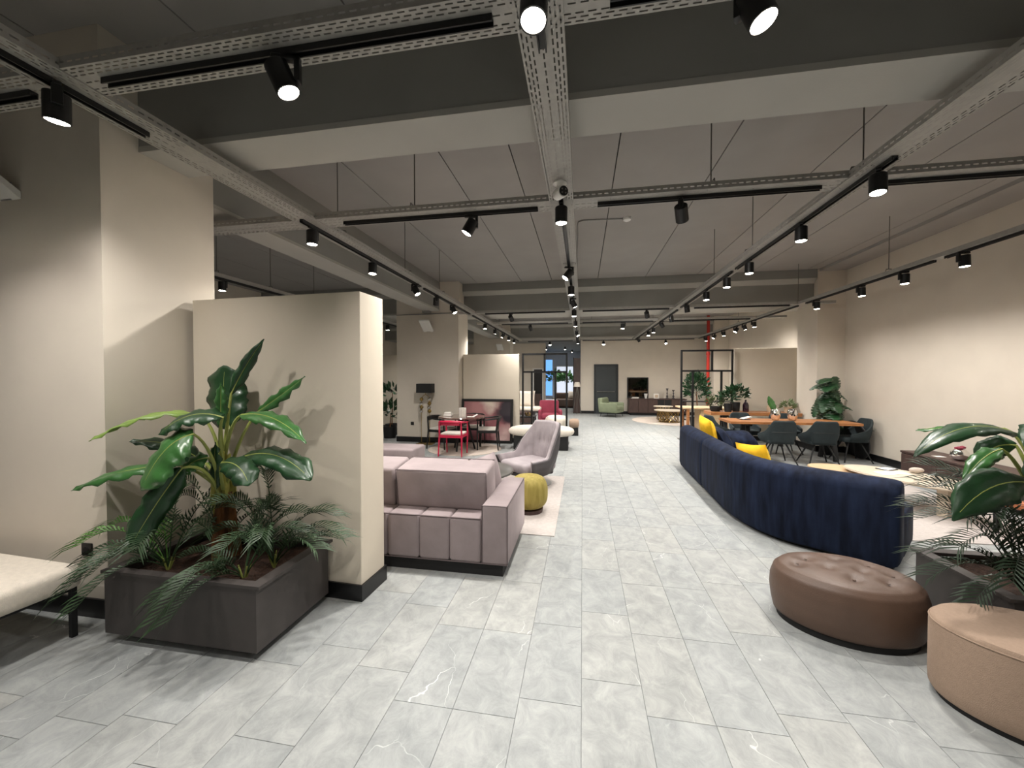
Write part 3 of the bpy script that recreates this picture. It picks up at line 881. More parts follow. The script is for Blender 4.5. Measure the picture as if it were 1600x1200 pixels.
# ------------------------------------------------------------------ near right: planter, plants, poufs
planter('dark planter box behind the beige pouf on the right', 2.225, 3.27, 2.47, 3.09)
bp2 = thing('banana_plant', 'dark glossy banana plant leaning in from the right edge', 'plant', (2.64, 2.8, .365))
trunk(bp2, (2.64, 2.8, .36), (2.63, 2.79, .9), .06, M_TRUNK)
BR = [
 ([(2.62,2.75,.95),(2.5,2.7,1.25),(2.42,2.68,1.27),(2.05,2.56,1.42),(1.78,2.5,1.16)], .15, (-.1,-.35,1), M_LEAF2, .2),
 ([(2.6,2.72,.8),(2.5,2.65,.95),(2.4,2.6,1.02),(2.12,2.5,1.08),(1.92,2.44,.84)], .2, (-.3,-.75,.5), M_LEAF2, .18),
 ([(2.62,2.8,.85),(2.52,2.8,1.12),(2.44,2.8,1.17),(2.3,2.75,1.15),(2.17,2.7,.99)], .1, (-.6,-.6,.4), M_LEAF, .3),
 ([(2.65,2.82,.9),(2.62,2.88,1.12),(2.6,2.9,1.18),(2.48,2.95,1.2),(2.46,2.95,1.0)], .13, (-.5,-.8,.3), M_LEAF2, .2),
 ([(2.63,2.8,.95),(2.6,2.85,1.25),(2.54,2.9,1.28),(2.39,3.0,1.29),(2.18,3.05,1.24)], .1, (0,-.2,1), M_LEAF, .3),
 ([(2.62,2.78,.95),(2.6,2.7,1.28),(2.56,2.66,1.32),(2.42,2.55,1.38),(2.24,2.46,1.24)], .16, (-.1,-.3,1), M_LEAF2, .2),
 ([(2.65,2.8,.9),(2.7,2.74,1.1),(2.66,2.7,1.16),(2.5,2.6,1.2),(2.3,2.5,1.02)], .17, (-.3,-.6,.7), M_LEAF2, .2),
 ([(2.65,2.8,.85),(2.62,2.7,.98),(2.58,2.62,1.0),(2.42,2.5,1.02),(2.28,2.4,.84)], .18, (-.4,-.8,.4), M_LEAF2, .2),
]
for pts, w, n, m, fo in BR:
    big_leaf(bp2, pts, w, n, m, fo, wave=.006)
palm('artificial palm coloured as if backlit at the left end of the right planter', (2.45, 2.66, .375),
     [(172, .46, .6, .12), (198, .46, .5, .2), (150, .46, .56, .16), (222, .44, .44, .24), (120, .42, .6, .1), (250, .42, .5, .2), (190, .36, .66, .06), (165, .44, .36, .2), (300, .4, .5, .2), (90, .4, .6, .1), (236, .4, .34, .2), (210, .36, .6, .1), (180, .44, .28, .2), (205, .44, .26, .24), (265, .4, .34, .2)], 5)
palm('artificial palm coloured as if backlit at the back of the right planter', (2.75, 2.92, .375),
     [(170, .55, .62, .08), (140, .5, .66, .06), (200, .56, .56, .16), (90, .4, .6, .1), (230, .5, .54, .2), (280, .4, .5, .2), (155, .5, .46, .2), (185, .5, .7, .1), (215, .5, .66, .1), (250, .44, .6, .1)], 6)

def tufted_pouf():
    t = thing('tufted_ottoman', 'brown leather oval ottoman with buttoned top', 'ottoman', (1.665, 2.86, 0), math.radians(-12))
    A, B, Hh = .415, .31, .385
    btn = [(-.19, .07), (-.02, .12), (.16, .1), (-.1, -.04), (.08, -.02), (.24, -.01), (-.26, -.03), (.0, -.15), (.17, -.13)]
    prof = [(.0, .035), (.6, .035), (.86, .035), (.93, .05), (.965, .12), (.985, .2), (.975, .27), (.93, .33), (.85, .362), (.74, .378), (.6, .388), (.45, .395), (.3, .4), (.15, .402), (0, .402)]
    mb = MB()
    def f(u, v):
        k = v * (len(prof) - 1)
        i = min(int(k), len(prof) - 2)
        q = k - i
        r = prof[i][0] * (1 - q) + prof[i + 1][0] * q
        z = prof[i][1] * (1 - q) + prof[i + 1][1] * q
        a = u * 2 * PI
        x, y = A * r * math.cos(a), B * r * math.sin(a)
        if z > .3:
            for bx, by in btn:
                d2 = (x - bx) ** 2 + (y - by) ** 2
                z -= .022 * math.exp(-d2 / .0016) + .004 * math.exp(-d2 / .006)
        return (x, y, z * Hh / .4)
    mb.grid(f, 72, 56, closeu=True)
    obj('leather_cover', mb, M_LEATHER, t, ang=80)
    obj('plinth', MB().lathe([(.0, 0), (.88, 0), (.88, .036), (0, .036)], 40, sx=A, sy=B), M_BLACKM, t)
    for bx, by in btn:
        obj('button', MB().lathe([(0, .002), (.008, .001), (.009, -.003), (0, -.003)], 10, (bx, by, .362)), M_LEATHER, t)
tufted_pouf()
t = thing('oval_pouf', 'plain beige fabric oval pouf at the right edge', 'ottoman', (2.13, 2.19, 0), math.radians(-20))
obj('fabric_cover', MB().lathe([(.0, .03), (.97, .03), (.995, .05), (1, .1), (1, .36), (.985, .385), (.955, .398), (.9, .402), (.5, .405), (0, .406)], 64, sx=.41, sy=.27), M_BEIGEF, t)
obj('plinth', MB().lathe([(0, 0), (.93, 0), (.93, .032), (0, .032)], 48, sx=.41, sy=.27), M_BLACKM, t)
obj('seam', MB().tube([(.412 * math.cos(a / 32 * PI) * .99, .272 * math.sin(a / 32 * PI) * .99, .378) for a in range(65)], .0035, 6), M_BEIGEF, t)

# ------------------------------------------------------------------ grey modular sofa
gs = thing('modular_sofa', 'grey velvet modular sofa seen from behind, beside the partition', 'sofa', (-1.7, 3.5, 0))
obj('plinth', MB().box(-2.86, -.62, 3.07, 3.93, 0, .1), M_BLACKM, gs, smooth=False, world=True)
obj('plinth', MB().box(-3.2, -2.45, 3.95, 5.75, 0, .1), M_BLACKM, gs, smooth=False, world=True)
xs = [-2.6, -2.2, -1.9, -1.6, -1.32, -1.06, -.795]
for a, b_ in zip(xs[:-1], xs[1:]):
    obj('base_cushion', MB().rbox(a, b_ + .001, 3.04, 3.98, .1, .465, .028, 3), M_GREYV, gs, world=True)
obj('arm', MB().rbox(-.79, -.575, 3.04, 3.97, .1, .575, .022, 3), M_GREYV, gs, world=True)
Mb = T(-1.2, 3.36, .47) @ RX(7)
obj('backrest', MB().rbox(-.4, .415, -.13, .22, 0, .345, .03, 3, Mb), M_GREYV, gs, world=True)
Mb2 = T(-2.05, 3.36, .47) @ RX(7)
obj('backrest', MB().rbox(-.42, .43, -.13, .22, 0, .345, .03, 3, Mb2), M_GREYV, gs, world=True)
obj('seat_cushion', MB().rbox(-2.6, -1.61, 3.5, 3.99, .44, .5, .03, 3), M_GREYV, gs, world=True)
obj('corner_module', MB().rbox(-3.22, -2.62, 3.3, 5.2, .1, .465, .03, 3), M_GREYV, gs, world=True)
obj('end_arm', MB().rbox(-3.24, -2.38, 5.25, 5.75, .1, .56, .03, 3), M_GREYV, gs, world=True)
def piping(parent, pts, m=M_PIPE, r=.005):
    obj('piping', MB().tube(pts, r, 6), m, parent, world=True)
piping(gs, [(-.785, 3.045, .11), (-.785, 3.045, .57), (-.58, 3.045, .57), (-.58, 3.045, .11)])
piping(gs, [(-.58, 3.05, .57), (-.58, 3.96, .57)])
piping(gs, [(-2.6, 3.043, .46), (-.797, 3.043, .46)])
piping(gs, [(-2.6, 3.043, .105), (-.58, 3.043, .105)])
q = [Mb @ Vector(p) for p in ((-.395, -.13, .02), (-.395, -.13, .34), (.41, -.13, .34), (.41, -.13, .02))]
piping(gs, q)
q = [Mb @ Vector(p) for p in ((-.395, .215, .34), (.41, .215, .34))]
piping(gs, q)
tag(obj('throw_pillow', MB().pillow(.44, .44, .16, T(-.9, 3.66, .63) @ RZ(70) @ RX(76)), M_GREYV), 'grey velvet pillow leaning inside the sofa arm', 'pillow')
tag(obj('area_rug', MB().prism([(-2.3, 3.96), (-.27, 3.93), (-.27, 6.32), (-2.3, 6.3)], 0, .008), M_RUG, smooth=False), 'pale beige rectangular rug under the mustard pouf', 'rug')
t = thing('round_coffee_table', 'dark grey round coffee table beyond the grey sofa', 'table', (-1.45, 5.12, .008))
obj('table_top', MB().lathe([(0, .31), (.53, .31), (.55, .32), (.55, .342), (.54, .35), (0, .35)], 48), M_DGREYT, t)
obj('pedestal', MB().lathe([(.28, 0), (.28, .02), (.1, .04), (.09, .31)], 32), M_BLACKM, t)
t = thing('mustard_pouf', 'mustard velvet round pouf beside the sofa arm', 'ottoman', (-.62, 4.62, .008))
def pouf(u, v):
    a = u * 2 * PI
    k = v * PI
    r = .222 * (math.sin(k) ** .55 if 0 < v < 1 else 0) * (1 + .012 * math.cos(a * 14))
    z = .235 - .195 * (abs(math.cos(k)) ** .75) * (1 if math.cos(k) > 0 else -1)
    return (r * math.cos(a), r * math.sin(a), z)
obj('velvet_body', MB().grid(pouf, 56, 22, closeu=True), M_POUF, t, ang=80)
obj('base_ring', MB().lathe([(.0, 0), (.16, 0), (.17, .045), (0, .05)], 28), M_WALNUT, t)

# ------------------------------------------------------------------ swivel armchair
def wing_chair(label, loc, rz, m_in, m_out):
    t = thing('swivel_armchair', label, 'armchair', loc, math.radians(rz))
    # shell in plan: u from right arm front, round the back, to the left arm front; chair faces -y
    def shell(off, grow):
        def f(u, v):
            s = u * 2 - 1
            a = abs(s)
            sg = 1 if s >= 0 else -1
            if a < .42:
                x, y = sg * (a / .42) ** 1.0 * .27, .30 - .05 * (a / .42) ** 3
            else:
                k = (a - .42) / .58
                x = sg * (.27 + .12 * math.sin(min(1, k * 1.4) * PI / 2))
                y = .25 - .62 * k
            hb = .72 if a < .38 else .72 - .48 * min(1, (a - .38) / .3) ** 1.1
            if a > .68:
                hb = .24 - .03 * (a - .68)
            z = .17 + v * hb + (.02 * (1 - v) if a > .8 else 0)
            lean = v * .13 * max(0, 1 - a / .6)
            pinch = .72 + .28 * min(1, v * 1.8) ** .7
            return (x * pinch * (1 + grow), (y * (.82 + .18 * min(1, v * 1.6)) + lean) * (1 + grow), z + off)
        return f
    so = obj('outer_shell', MB().grid(shell(0, .04), 36, 12), m_out, t, ang=80, fix=False)
    md = so.modifiers.new('s', 'SOLIDIFY'); md.thickness = .02
    def inner(u, v):
        x, y, z = shell(.012, -.03)(u, v)
        s = u * 2 - 1
        tuft = 0
        for cx in (-.24, -.08, .08, .24):
            tuft += math.exp(-((s - cx) / .05) ** 2) * math.exp(-((v - .55) / .1) ** 2)
        puff = .045 * math.sin(PI * v) * (1 - .9 * tuft) * (.75 + .25 * math.cos(s * 39))
        d = Vector((x, y - .05, 0))
        d = d.normalized() * puff if d.length > 1e-4 else Vector((0, 0, 0))
        return (x - d.x, y - d.y, z)
    si = obj('inner_upholstery', MB().grid(inner, 48, 18), m_in, t, ang=80, fix=False)
    md = si.modifiers.new('s', 'SOLIDIFY'); md.thickness = .05; md.offset = 0
    obj('seat_cushion', MB().rbox(-.29, .29, -.4, .24, .21, .36, .06, 4), m_in, t)
    obj('seat_bottom', MB().rbox(-.27, .27, -.36, .2, .15, .23, .035, 3), m_out, t)
    obj('pedestal', MB().lathe([(.03, .01), (.03, .16)], 16), M_BLACK, t)
    obj('base_disc', MB().lathe([(0, 0), (.29, 0), (.29, .008), (.05, .016), (0, .016)], 40), M_GREYM, t)
    return t
wing_chair('grey velvet swivel wing chair with dark outer shell', (-.74, 5.88, .008), -40, M_GREYL, M_GREYD)

# ------------------------------------------------------------------ round dining group
tag(obj('round_rug', MB().lathe([(0, 0), (.8, 0), (.8, .008), (0, .008)], 64, (-2.55, 8.4, 0)), M_RUG2), 'round cream rug under the round dining table', 'rug')
t = thing('round_dining_table', 'round smoked brown dining table behind the red chair', 'table', (-2.58, 8.28, .008))
obj('table_top', MB().lathe([(0, .70), (.5, .70), (.515, .715), (.5, .73), (0, .73)], 48), M_SMOKE, t)
for k in range(3):
    a = k * 2 * PI / 3 + .4
    obj('leg', MB().tube([(.1 * math.cos(a), .1 * math.sin(a), .7), (.28 * math.cos(a), .28 * math.sin(a), 0)], [.025, .02], 8), M_BLACKM, t)
def wood_chair(label, loc, rz, m, seatm, arms=True):
    t = thing('wooden_armchair', label, 'chair', loc, math.radians(rz))
    for x in (-.23, .23):
        obj('leg', MB().tube([(x * .94, -.2, 0), (x, -.2, .42), (x, -.19, .64)], [.013, .019, .014], 8), m, t)
        obj('leg', MB().tube([(x * 1.05, .25, 0), (x, .21, .42), (x * .98, .235, .69)], [.013, .019, .015], 8), m, t)
    obj('seat_frame', MB().box(-.235, .235, -.215, -.18, .37, .42).box(-.235, .235, .19, .225, .37, .42).box(-.235, -.2, -.18, .19, .37, .42).box(.2, .235, -.18, .19, .37, .42), m, t, smooth=False)
    obj('seat_pad', MB().rbox(-.22, .22, -.215, .2, .41, .46, .02, 3), seatm, t)
    arc = [(-.24, -.22, .65), (-.26, .0, .66), (-.245, .16, .68), (-.19, .25, .69), (0, .285, .695), (.19, .25, .69), (.245, .16, .68), (.26, 0, .66), (.24, -.22, .65)]
    mb = MB()
    n = len(arc)
    mb.tube(arc, [.014, .016, .02, .024, .03, .024, .02, .016, .014], 8)
    obj('top_rail', mb, m, t)
    obj('back_splat', MB().grid(lambda u, v: (-.2 + .4 * u, .255 + .03 * math.sin(u * PI), .62 + .07 * v), 10, 2), m, t).modifiers.new('s', 'SOLIDIFY').thickness = .02
    return t
M_PADC = mat('seat_pad_light', '#cfc9c0', rough=.9, var=.05)
M_PADG = mat('seat_pad_grey', '#6d6a68', rough=.9, var=.05)
wood_chair('glossy red wooden armchair with pale seat pad', (-2.58, 7.72, .008), 180, M_RED, M_PADC)
bk = wood_chair('slim black armchair left of the round table', (-3.08, 8.42, .008), 75, M_BLACK, M_PADC)
dup(bk, (-2.06, 8.5, .008), math.radians(-82), 'slim black armchair right of the round table before the picture')
dup(bk, (-2.5, 8.86, .008), math.radians(5), 'slim black armchair behind the round table')
tag(obj('book_stack', MB().rbox(-2.98, -2.8, 8.2, 8.33, .738, .765, .004, 1).rbox(-2.97, -2.81, 8.21, 8.32, .766, .79, .004, 1).rbox(-2.96, -2.82, 8.21, 8.31, .791, .82, .004, 1), M_PAPER), 'small stack of white books on the round table', 'books')
t = thing('ceramic_vase', 'white ribbed cylindrical vase on the round table', 'vase', (-2.55, 8.22, .738))
def ribv(u, v):
    a = u * 2 * PI
    r = (.075 + .006 * math.cos(a * 12)) * (1 if v < .92 else .93)
    return (r * math.cos(a), r * math.sin(a), v * .19)
obj('body', MB().grid(ribv, 72, 10, closeu=True), M_PADC, t)
obj('bottom', MB().lathe([(0, 0), (.073, 0), (.073, .01), (0, .01)], 24), M_PADC, t)
t = thing('open_brochure', 'open white brochure on the round table', 'brochure', (-2.3, 8.15, .738), .4)
obj('page', MB().add([(-.12, -.08, .01), (.0, -.08, .0), (.0, .08, .0), (-.12, .08, .01), (.1, -.08, .05), (.1, .08, .05)], [(0, 1, 2, 3), (1, 4, 5, 2)]), M_PAPER, t, smooth=False).modifiers.new('s', 'SOLIDIFY').thickness = .003

# floor lamp with beads
t = thing('floor_lamp', 'black shaded floor lamp with two beaded brass stems', 'lamp', (-3.66, 8.86, 0))
obj('lamp_shade', MB().rbox(-.185, .185, -.12, .12, 1.215, 1.43, .006, 1), M_BLACKM, t)
for sx in (-1, 1):
    obj('stem', MB().tube([(sx * .1, 0, .02), (sx * .1, 0, 1.05), (sx * .075, 0, 1.12), (sx * .03, 0, 1.16), (0, 0, 1.17)], .007, 8), M_GOLD, t)
    for i, zz in enumerate((1.06, .96, .87, .78)):
        obj('glass_ball', MB().lathe([(.046 * math.sin(k * PI / 10), -.046 * math.cos(k * PI / 10)) for k in range(11)], 16, (sx * .1, 0, zz)), M_CHROME if (i + (sx > 0)) % 2 else M_GOLD, t)
obj('neck', MB().tube([(0, 0, 1.165), (0, 0, 1.22)], .008, 8), M_GOLD, t)
obj('base_plate', MB().rbox(-.2, .2, -.12, .12, 0, .022, .006, 2), M_GOLD, t)

# leaning abstract picture
def art_mat():
    m = bpy.data.materials.new('abstract_print')
    m.use_nodes = True
    nt = m.node_tree
    N, Lk = nt.nodes.new, nt.links.new
    b = nt.nodes['Principled BSDF']
    tc = N('ShaderNodeTexCoord')
    nz = N('ShaderNodeTexNoise'); nz.inputs['Scale'].default_value = 3.5; nz.inputs['Detail'].default_value = 5
    Lk(tc.outputs['Object'], nz.inputs['Vector'])
    sc = N('ShaderNodeVectorMath'); sc.operation = 'SCALE'; sc.inputs['Scale'].default_value = .35
    Lk(nz.outputs['Color'], sc.inputs[0])
    ad = N('ShaderNodeVectorMath'); ad.operation = 'ADD'
    Lk(tc.outputs['Object'], ad.inputs[0]); Lk(sc.outputs[0], ad.inputs[1])
    last = None
    rgb = N('ShaderNodeRGB'); rgb.outputs[0].default_value = (*lin('#8c5a5e'), 1)
    last = rgb.outputs[0]
    for c, r0, r1, colr in (((-.1, .17, 1.0), .12, .5, '#b07f7f'), ((.25, .17, 1.15), .12, .3, '#cdbfb2'), ((.75, .17, .95), .25, .42, '#2c2730'), ((.62, .17, .35), .1, .34, '#c2a4a0'), ((-.35, .17, .3), .1, .4, '#6e4147')):
        d = N('ShaderNodeVectorMath'); d.operation = 'DISTANCE'; d.inputs[1].default_value = c
        Lk(ad.outputs[0], d.inputs[0])
        mr = N('ShaderNodeMapRange'); mr.inputs[1].default_value = r0; mr.inputs[2].default_value = r1; mr.inputs[3].default_value = 1; mr.inputs[4].default_value = 0
        Lk(d.outputs['Value'], mr.inputs[0])
        mx = N('ShaderNodeMix'); mx.data_type = 'RGBA'
        Lk(mr.outputs[0], mx.inputs[0]); Lk(last, mx.inputs[6]); mx.inputs[7].default_value = (*lin(colr), 1)
        last = mx.outputs[2]
    Lk(last, b.inputs['Base Color'])
    b.inputs['Roughness'].default_value = .25
    return m
t = thing('framed_picture', 'large black-framed abstract picture in rose and black leaning on partition', 'picture', (-2.27, 9.22, 0))
Ml = T(0, 0, .01) @ RX(-7)
fr_ = MB()
for x0, x1, z0, z1 in ((-.64, -.58, 0, 1.05), (.58, .64, 0, 1.05), (-.58, .58, 0, .06), (-.58, .58, .99, 1.05)):
    fr_.rbox(x0, x1, -.02, .02, z0, z1, .004, 1, Ml)
obj('frame', fr_, M_BLACK, t, smooth=False)
obj('canvas', MB().rbox(-.585, .585, -.005, .012, .055, .995, .002, 1, Ml), art_mat(), t, smooth=False)

# grid screens
def grid_screen(label, x0, x1, y, h, rails, posts_low, posts_up):
    t = thing('grid_screen', label, 'screen', (x0, y, 0))
    w = x1 - x0
    r = .022
    for x in (0, w):
        obj('post', MB().box(x - r, x + r, -r, r, 0, h), M_BLACK, t, smooth=False)
    obj('rail', MB().box(0, w, -r, r, h - 2 * r, h), M_BLACK, t, smooth=False)
    for z in rails:
        obj('rail', MB().box(0, w, -r, r, z - r, z + r), M_BLACK, t, smooth=False)
    for x in posts_low:
        obj('mullion', MB().box(x - r, x + r, -r, r, 0, rails[0]), M_BLACK, t, smooth=False)
    for x in posts_up:
        obj('mullion', MB().box(x - r, x + r, -r, r, rails[0], h), M_BLACK, t, smooth=False)
    for x in (0, w):
        obj('foot', MB().rbox(x - .06, x + .06, -.16, .16, 0, .02, .004, 1), M_GREYM, t)
    return t
grid_screen('black metal grid screen before the crimson armchair', -1.43, -.37, 9.55, 2.16, [1.71], [.22, .79], [.53])
grid_screen('black metal grid screen beside the blue sofa', 2.47, 3.66, 10.62, 2.27, [1.74], [.27, .94], [.72])

# white rounded bench in front of the screen
def cap_bench(label, x0, x1, y, z0, z1, d, m=M_CREAM, leg=True):
    t = thing('rounded_bench', label, 'bench', ((x0 + x1) / 2, y, 0))
    w = (x1 - x0) / 2
    def f(u, v):
        a = u * 2 * PI
        k = (v - .5) * PI
        c = math.copysign(abs(math.cos(k)) ** .55, 1) if abs(math.cos(k)) > 1e-6 else 0
        ex = .55
        x = math.copysign(abs(math.cos(a)) ** ex, math.cos(a)) * w
        y_ = math.copysign(abs(math.sin(a)) ** ex, math.sin(a)) * d / 2
        return (x * c, y_ * c, (z0 + z1) / 2 + math.copysign(abs(math.sin(k)) ** .8, math.sin(k)) * (z1 - z0) / 2)
    obj('cushion', MB().grid(f, 40, 12, closeu=True), m, t, ang=80)
    if leg:
        obj('base', MB().rbox(-w * .82, w * .82, -d * .35, d * .35, 0, z0 + .03, .01, 1), M_BLACKM, t)
    return t
cap_bench('long white rounded bench behind the grey wing chair', -1.62, -.17, 8.72, .27, .52, .5)
cap_bench('white rounded pouf behind the black grid screen', -.95, -.37, 10.25, .3, .6, .5)
cap_bench('small beige block pouf right of the black grid screen', -.36, -.08, 10.9, .2, .45, .4, M_BEIGEF)

# ------------------------------------------------------------------ blue sofa
def path_blue():
    p = [(1.70, 7.45), (1.685, 6.9), (1.665, 6.3), (1.65, 5.8)]
    for i in range(0, 13):
        t = i / 12
        q = bez(Vector((1.64, 5.35)), Vector((1.56, 4.3)), Vector((2.05, 4.0)), t)
        p.append((q.x, q.y))
    p += [(2.2, 3.88), (2.4, 3.715), (2.5, 3.63)]
    return p
def dens(p, n=4):
    o = []
    for a, b_ in zip(p[:-1], p[1:]):
        for k in range(n):
            o.append((a[0] + (b_[0] - a[0]) * k / n, a[1] + (b_[1] - a[1]) * k / n))
    return o + [p[-1]]
pb = dens(path_blue(), 3)
SPL = 9
def back_sec():
    o = []
    pts = [(.02, .04), (.0, .1), (-.005, .4), (.0, .64)]
    o += pts
    for k in range(1, 8):
        a = PI - k / 8 * PI
        o.append((.13 + .13 * math.cos(a), .64 + .11 * math.sin(a)))
    o += [(.26, .64), (.28, .4), (.29, .1), (.28, .04)]
    return o
def seat_sec():
    return [(.22, .05), (.22, .38), (.27, .42), (.5, .435), (.8, .425), (.9, .4), (.93, .34), (.93, .1), (.9, .05)]
def sofa_part(name, path, sec, parent, m, taper=.06):
    # round the two ends off a little
    mb = MB()
    P = [Vector(p) for p in path]
    cs = sum(s[0] for s in sec) / len(sec)
    cz = sum(s[1] for s in sec) / len(sec)
    d0 = (P[1] - P[0]).normalized()
    d1 = (P[-1] - P[-2]).normalized()
    L = [P[0], P[0] + d0 * .012, P[0] + d0 * .035, P[0] + d0 * .07] + [p for p in P[1:-1] if (p - P[0]).length > .09 and (p - P[-1]).length > .09] + [P[-1] - d1 * .07, P[-1] - d1 * .035, P[-1] - d1 * .012, P[-1]]
    n = len(sec)
    k = len(L)
    sc = {0: .8, 1: .9, 2: .965, 3: 1, k - 1: .8, k - 2: .9, k - 3: .965}
    vs, fs = [], []
    for i, p in enumerate(L):
        d = (L[min(i + 1, k - 1)] - L[max(i - 1, 0)]).normalized()
        nr = Vector((-d.y, d.x))
        s_ = sc.get(i, 1)
        for o, z in sec:
            oo = cs + (o - cs) * (s_ if i in sc else 1)
            zz = cz + (z - cz) * (1 - (1 - s_) * .5)
            q = p + nr * oo
            vs.append((q.x, q.y, zz))
    for i in range(k - 1):
        for j in range(n):
            fs.append((i * n + j, i * n + (j + 1) % n, (i + 1) * n + (j + 1) % n, (i + 1) * n + j))
    fs.append(tuple(reversed(range(n))))
    fs.append(tuple((k - 1) * n + j for j in range(n)))
    mb.add(vs, fs)
    return obj(name, mb, m, parent, world=True, ang=60)
bs = thing('corner_sofa', 'long navy blue velvet corner sofa with its back to the aisle', 'sofa', (2.1, 5.2, 0))
i_split = min(range(len(pb)), key=lambda i: abs(pb[i][1] - 5.95))
sofa_part('back_section', pb[:i_split + 1], back_sec(), bs, M_BLUEV)
sofa_part('back_section', pb[i_split:], back_sec(), bs, M_BLUEV)
sofa_part('seat_section', pb[:i_split + 1], seat_sec(), bs, M_BLUEV)
sofa_part('seat_section', pb[i_split:], seat_sec(), bs, M_BLUEV)
obj('plinth', MB().sweep(pb[1:-1], [(.08, 0), (.08, .06), (.85, .06), (.85, 0)]), M_BLACKM, bs, world=True, smooth=False)
obj('far_arm', MB().rbox(1.72, 2.62, 7.3, 7.52, .05, .58, .08, 4), M_BLUEV, bs, world=True)
tag(obj('back_cushion', MB().pillow(.7, .42, .24, T(2.22, 6.9, .58) @ RZ(80) @ RX(60)), M_BLUEV), 'plump navy back cushion at the far end of the blue sofa', 'cushion')
tag(obj('bolster_cushion', MB().pillow(.62, .36, .26, T(2.5, 6.98, .56) @ RZ(25) @ RX(35)), M_BLUEV), 'navy bolster cushion against the far arm of the blue sofa', 'cushion')
tag(obj('yellow_pillow', MB().pillow(.46, .46, .17, T(1.99, 6.78, .72) @ RZ(92) @ RX(74) @ RZ(8)), M_YEL), 'bright yellow pillow at the far end of the blue sofa', 'pillow')
tag(obj('yellow_pillow', MB().pillow(.46, .46, .17, T(1.98, 5.0, .6) @ RZ(112) @ RX(76) @ RZ(-6)), M_YEL), 'bright yellow pillow at the bend of the blue sofa', 'pillow')

# rug, oval tables, low sideboard on the right
tag(obj('area_rug', MB().prism([(2.75, 4.42), (4.7, 4.5), (4.7, 7.2), (2.75, 7.2)], 0, .008), M_RUG, smooth=False), 'large pale rug under the oval coffee tables', 'rug')
def oval_table(label, x, y, a, b_, h, rz, m, legm):
    t = thing('oval_coffee_table', label, 'table', (x, y, .008), math.radians(rz))
    obj('table_top', MB().lathe([(0, h - .035), (.95, h - .035), (1, h - .018), (.985, h), (0, h)], 56, sx=a, sy=b_), m, t)
    for sx in (-.5, .5):
        obj('leg_slab', MB().rbox(sx * a - .05, sx * a + .05, -b_ * .45, b_ * .45, 0, h - .034, .006, 1), legm, t)
    return t
oval_table('long cream oval coffee table with stone slab legs', 3.98, 5.62, .72, .36, .36, -62, M_MARBLE, M_MARBLE)
oval_table('lower pale wood oval coffee table behind the blue sofa', 3.62, 6.25, .42, .3, .3, -30, M_OAKL, M_OAKL)
tag(obj('open_magazine', MB().rbox(3.86, 4.06, 5.72, 5.9, .369, .374, .002, 1).rbox(3.7, 3.85, 5.66, 5.84, .369, .374, .002, 1), M_PAPER), 'open white magazine on the cream oval table', 'magazine')
t = thing('tablet', 'black framed white tablet lying on the cream oval table', 'tablet', (3.98, 6.02, .369), .5)
obj('frame', MB().rbox(-.1, .1, -.075, .075, 0, .008, .003, 1), M_BLACK, t)
obj('screen', MB().box(-.088, .088, -.063, .063, .0081, .009), M_PAPER, t, smooth=False)
t = thing('shell_ornament', 'small cream shell ornament on the oval table', 'ornament', (4.2, 5.85, .368))
obj('shell', MB().grid(lambda u, v: ((.05 + .03 * math.sin(v * PI)) * math.cos(u * 2 * PI) * math.sin(v * PI) ** .6 * (1 + .08 * math.cos(u * 18)), .045 * math.sin(u * 2 * PI) * math.sin(v * PI) ** .6 * (1 + .08 * math.cos(u * 18)), .035 - .035 * math.cos(v * PI)), 36, 10, closeu=True), M_RUG2, t)
t = thing('low_sideboard', 'dark walnut low sideboard against the right wall', 'sideboard', (5.15, 6.2, 0))
obj('body', MB().box(-.22, .22, -.95, .95, .06, .415), M_WALNUT, t, smooth=False)
obj('top', MB().rbox(-.235, .235, -.965, .965, .415, .445, .004, 1), M_WALNUT, t)
for k in range(3):
    obj('door', MB().rbox(-.236, -.221, -.94 + k * .63, -.32 + k * .63, .08, .4, .003, 1), M_WALNUT, t)
obj('plinth', MB().box(-.18, .2, -.9, .9, 0, .06), M_BLACKM, t, smooth=False)
t = thing('glass_vase', 'round chrome vase with pink flowers on the low sideboard', 'vase', (5.1, 6.4, .445))
obj('bowl', MB().lathe([(.03, 0), (.07, .02), (.095, .07), (.09, .12), (.06, .155), (.05, .16)], 28), M_CHROME, t)
fl = MB()
for k in range(9):
    fl.lathe([(.0, 0), (.022, .01), (.024, .03), (0, .04)], 8, (.035 * math.cos(k * 2.4) * (k / 9) ** .5 * 1.3, .035 * math.sin(k * 2.4) * (k / 9) ** .5 * 1.3, .145 + .01 * (k % 3)))
obj('flowers', fl, M_CRIM, t)
tag(obj('paper_card', MB().rbox(5.0, 5.12, 6.62, 6.72, .446, .449, .001, 1), M_PAPER), 'small white card on the low sideboard beside the vase', 'card')
t = thing('leather_bench', 'low tan leather bench behind the right planter', 'bench', (4.62, 4.75, .008), .2)
obj('seat', MB().rbox(-.5, .5, -.2, .2, .3, .38, .02, 2), M_TAN, t)
for sx in (-.44, .44):
    for sy in (-.15, .15):
        obj('leg', MB().box(sx - .015, sx + .015, sy - .015, sy + .015, 0, .3), M_BLACKM, t, smooth=False)
t = thing('leaning_disc', 'large dark round tabletop leaning against the right wall', 'tabletop', (5.26, 8.75, 0))
obj('disc', MB().lathe([(0, -.015), (.36, -.015), (.37, 0), (.36, .015), (0, .015)], 48), M_BLACKM, t)
t.children[0].matrix_local = T(0, 0, .37) @ RY(80)
obj('edge_band', MB().tube([(.372 * math.cos(k / 24 * PI), .372 * math.sin(k / 24 * PI), 0) for k in range(49)], .008, 6), M_GREYD, t).matrix_local = T(0, 0, .37) @ RY(80)

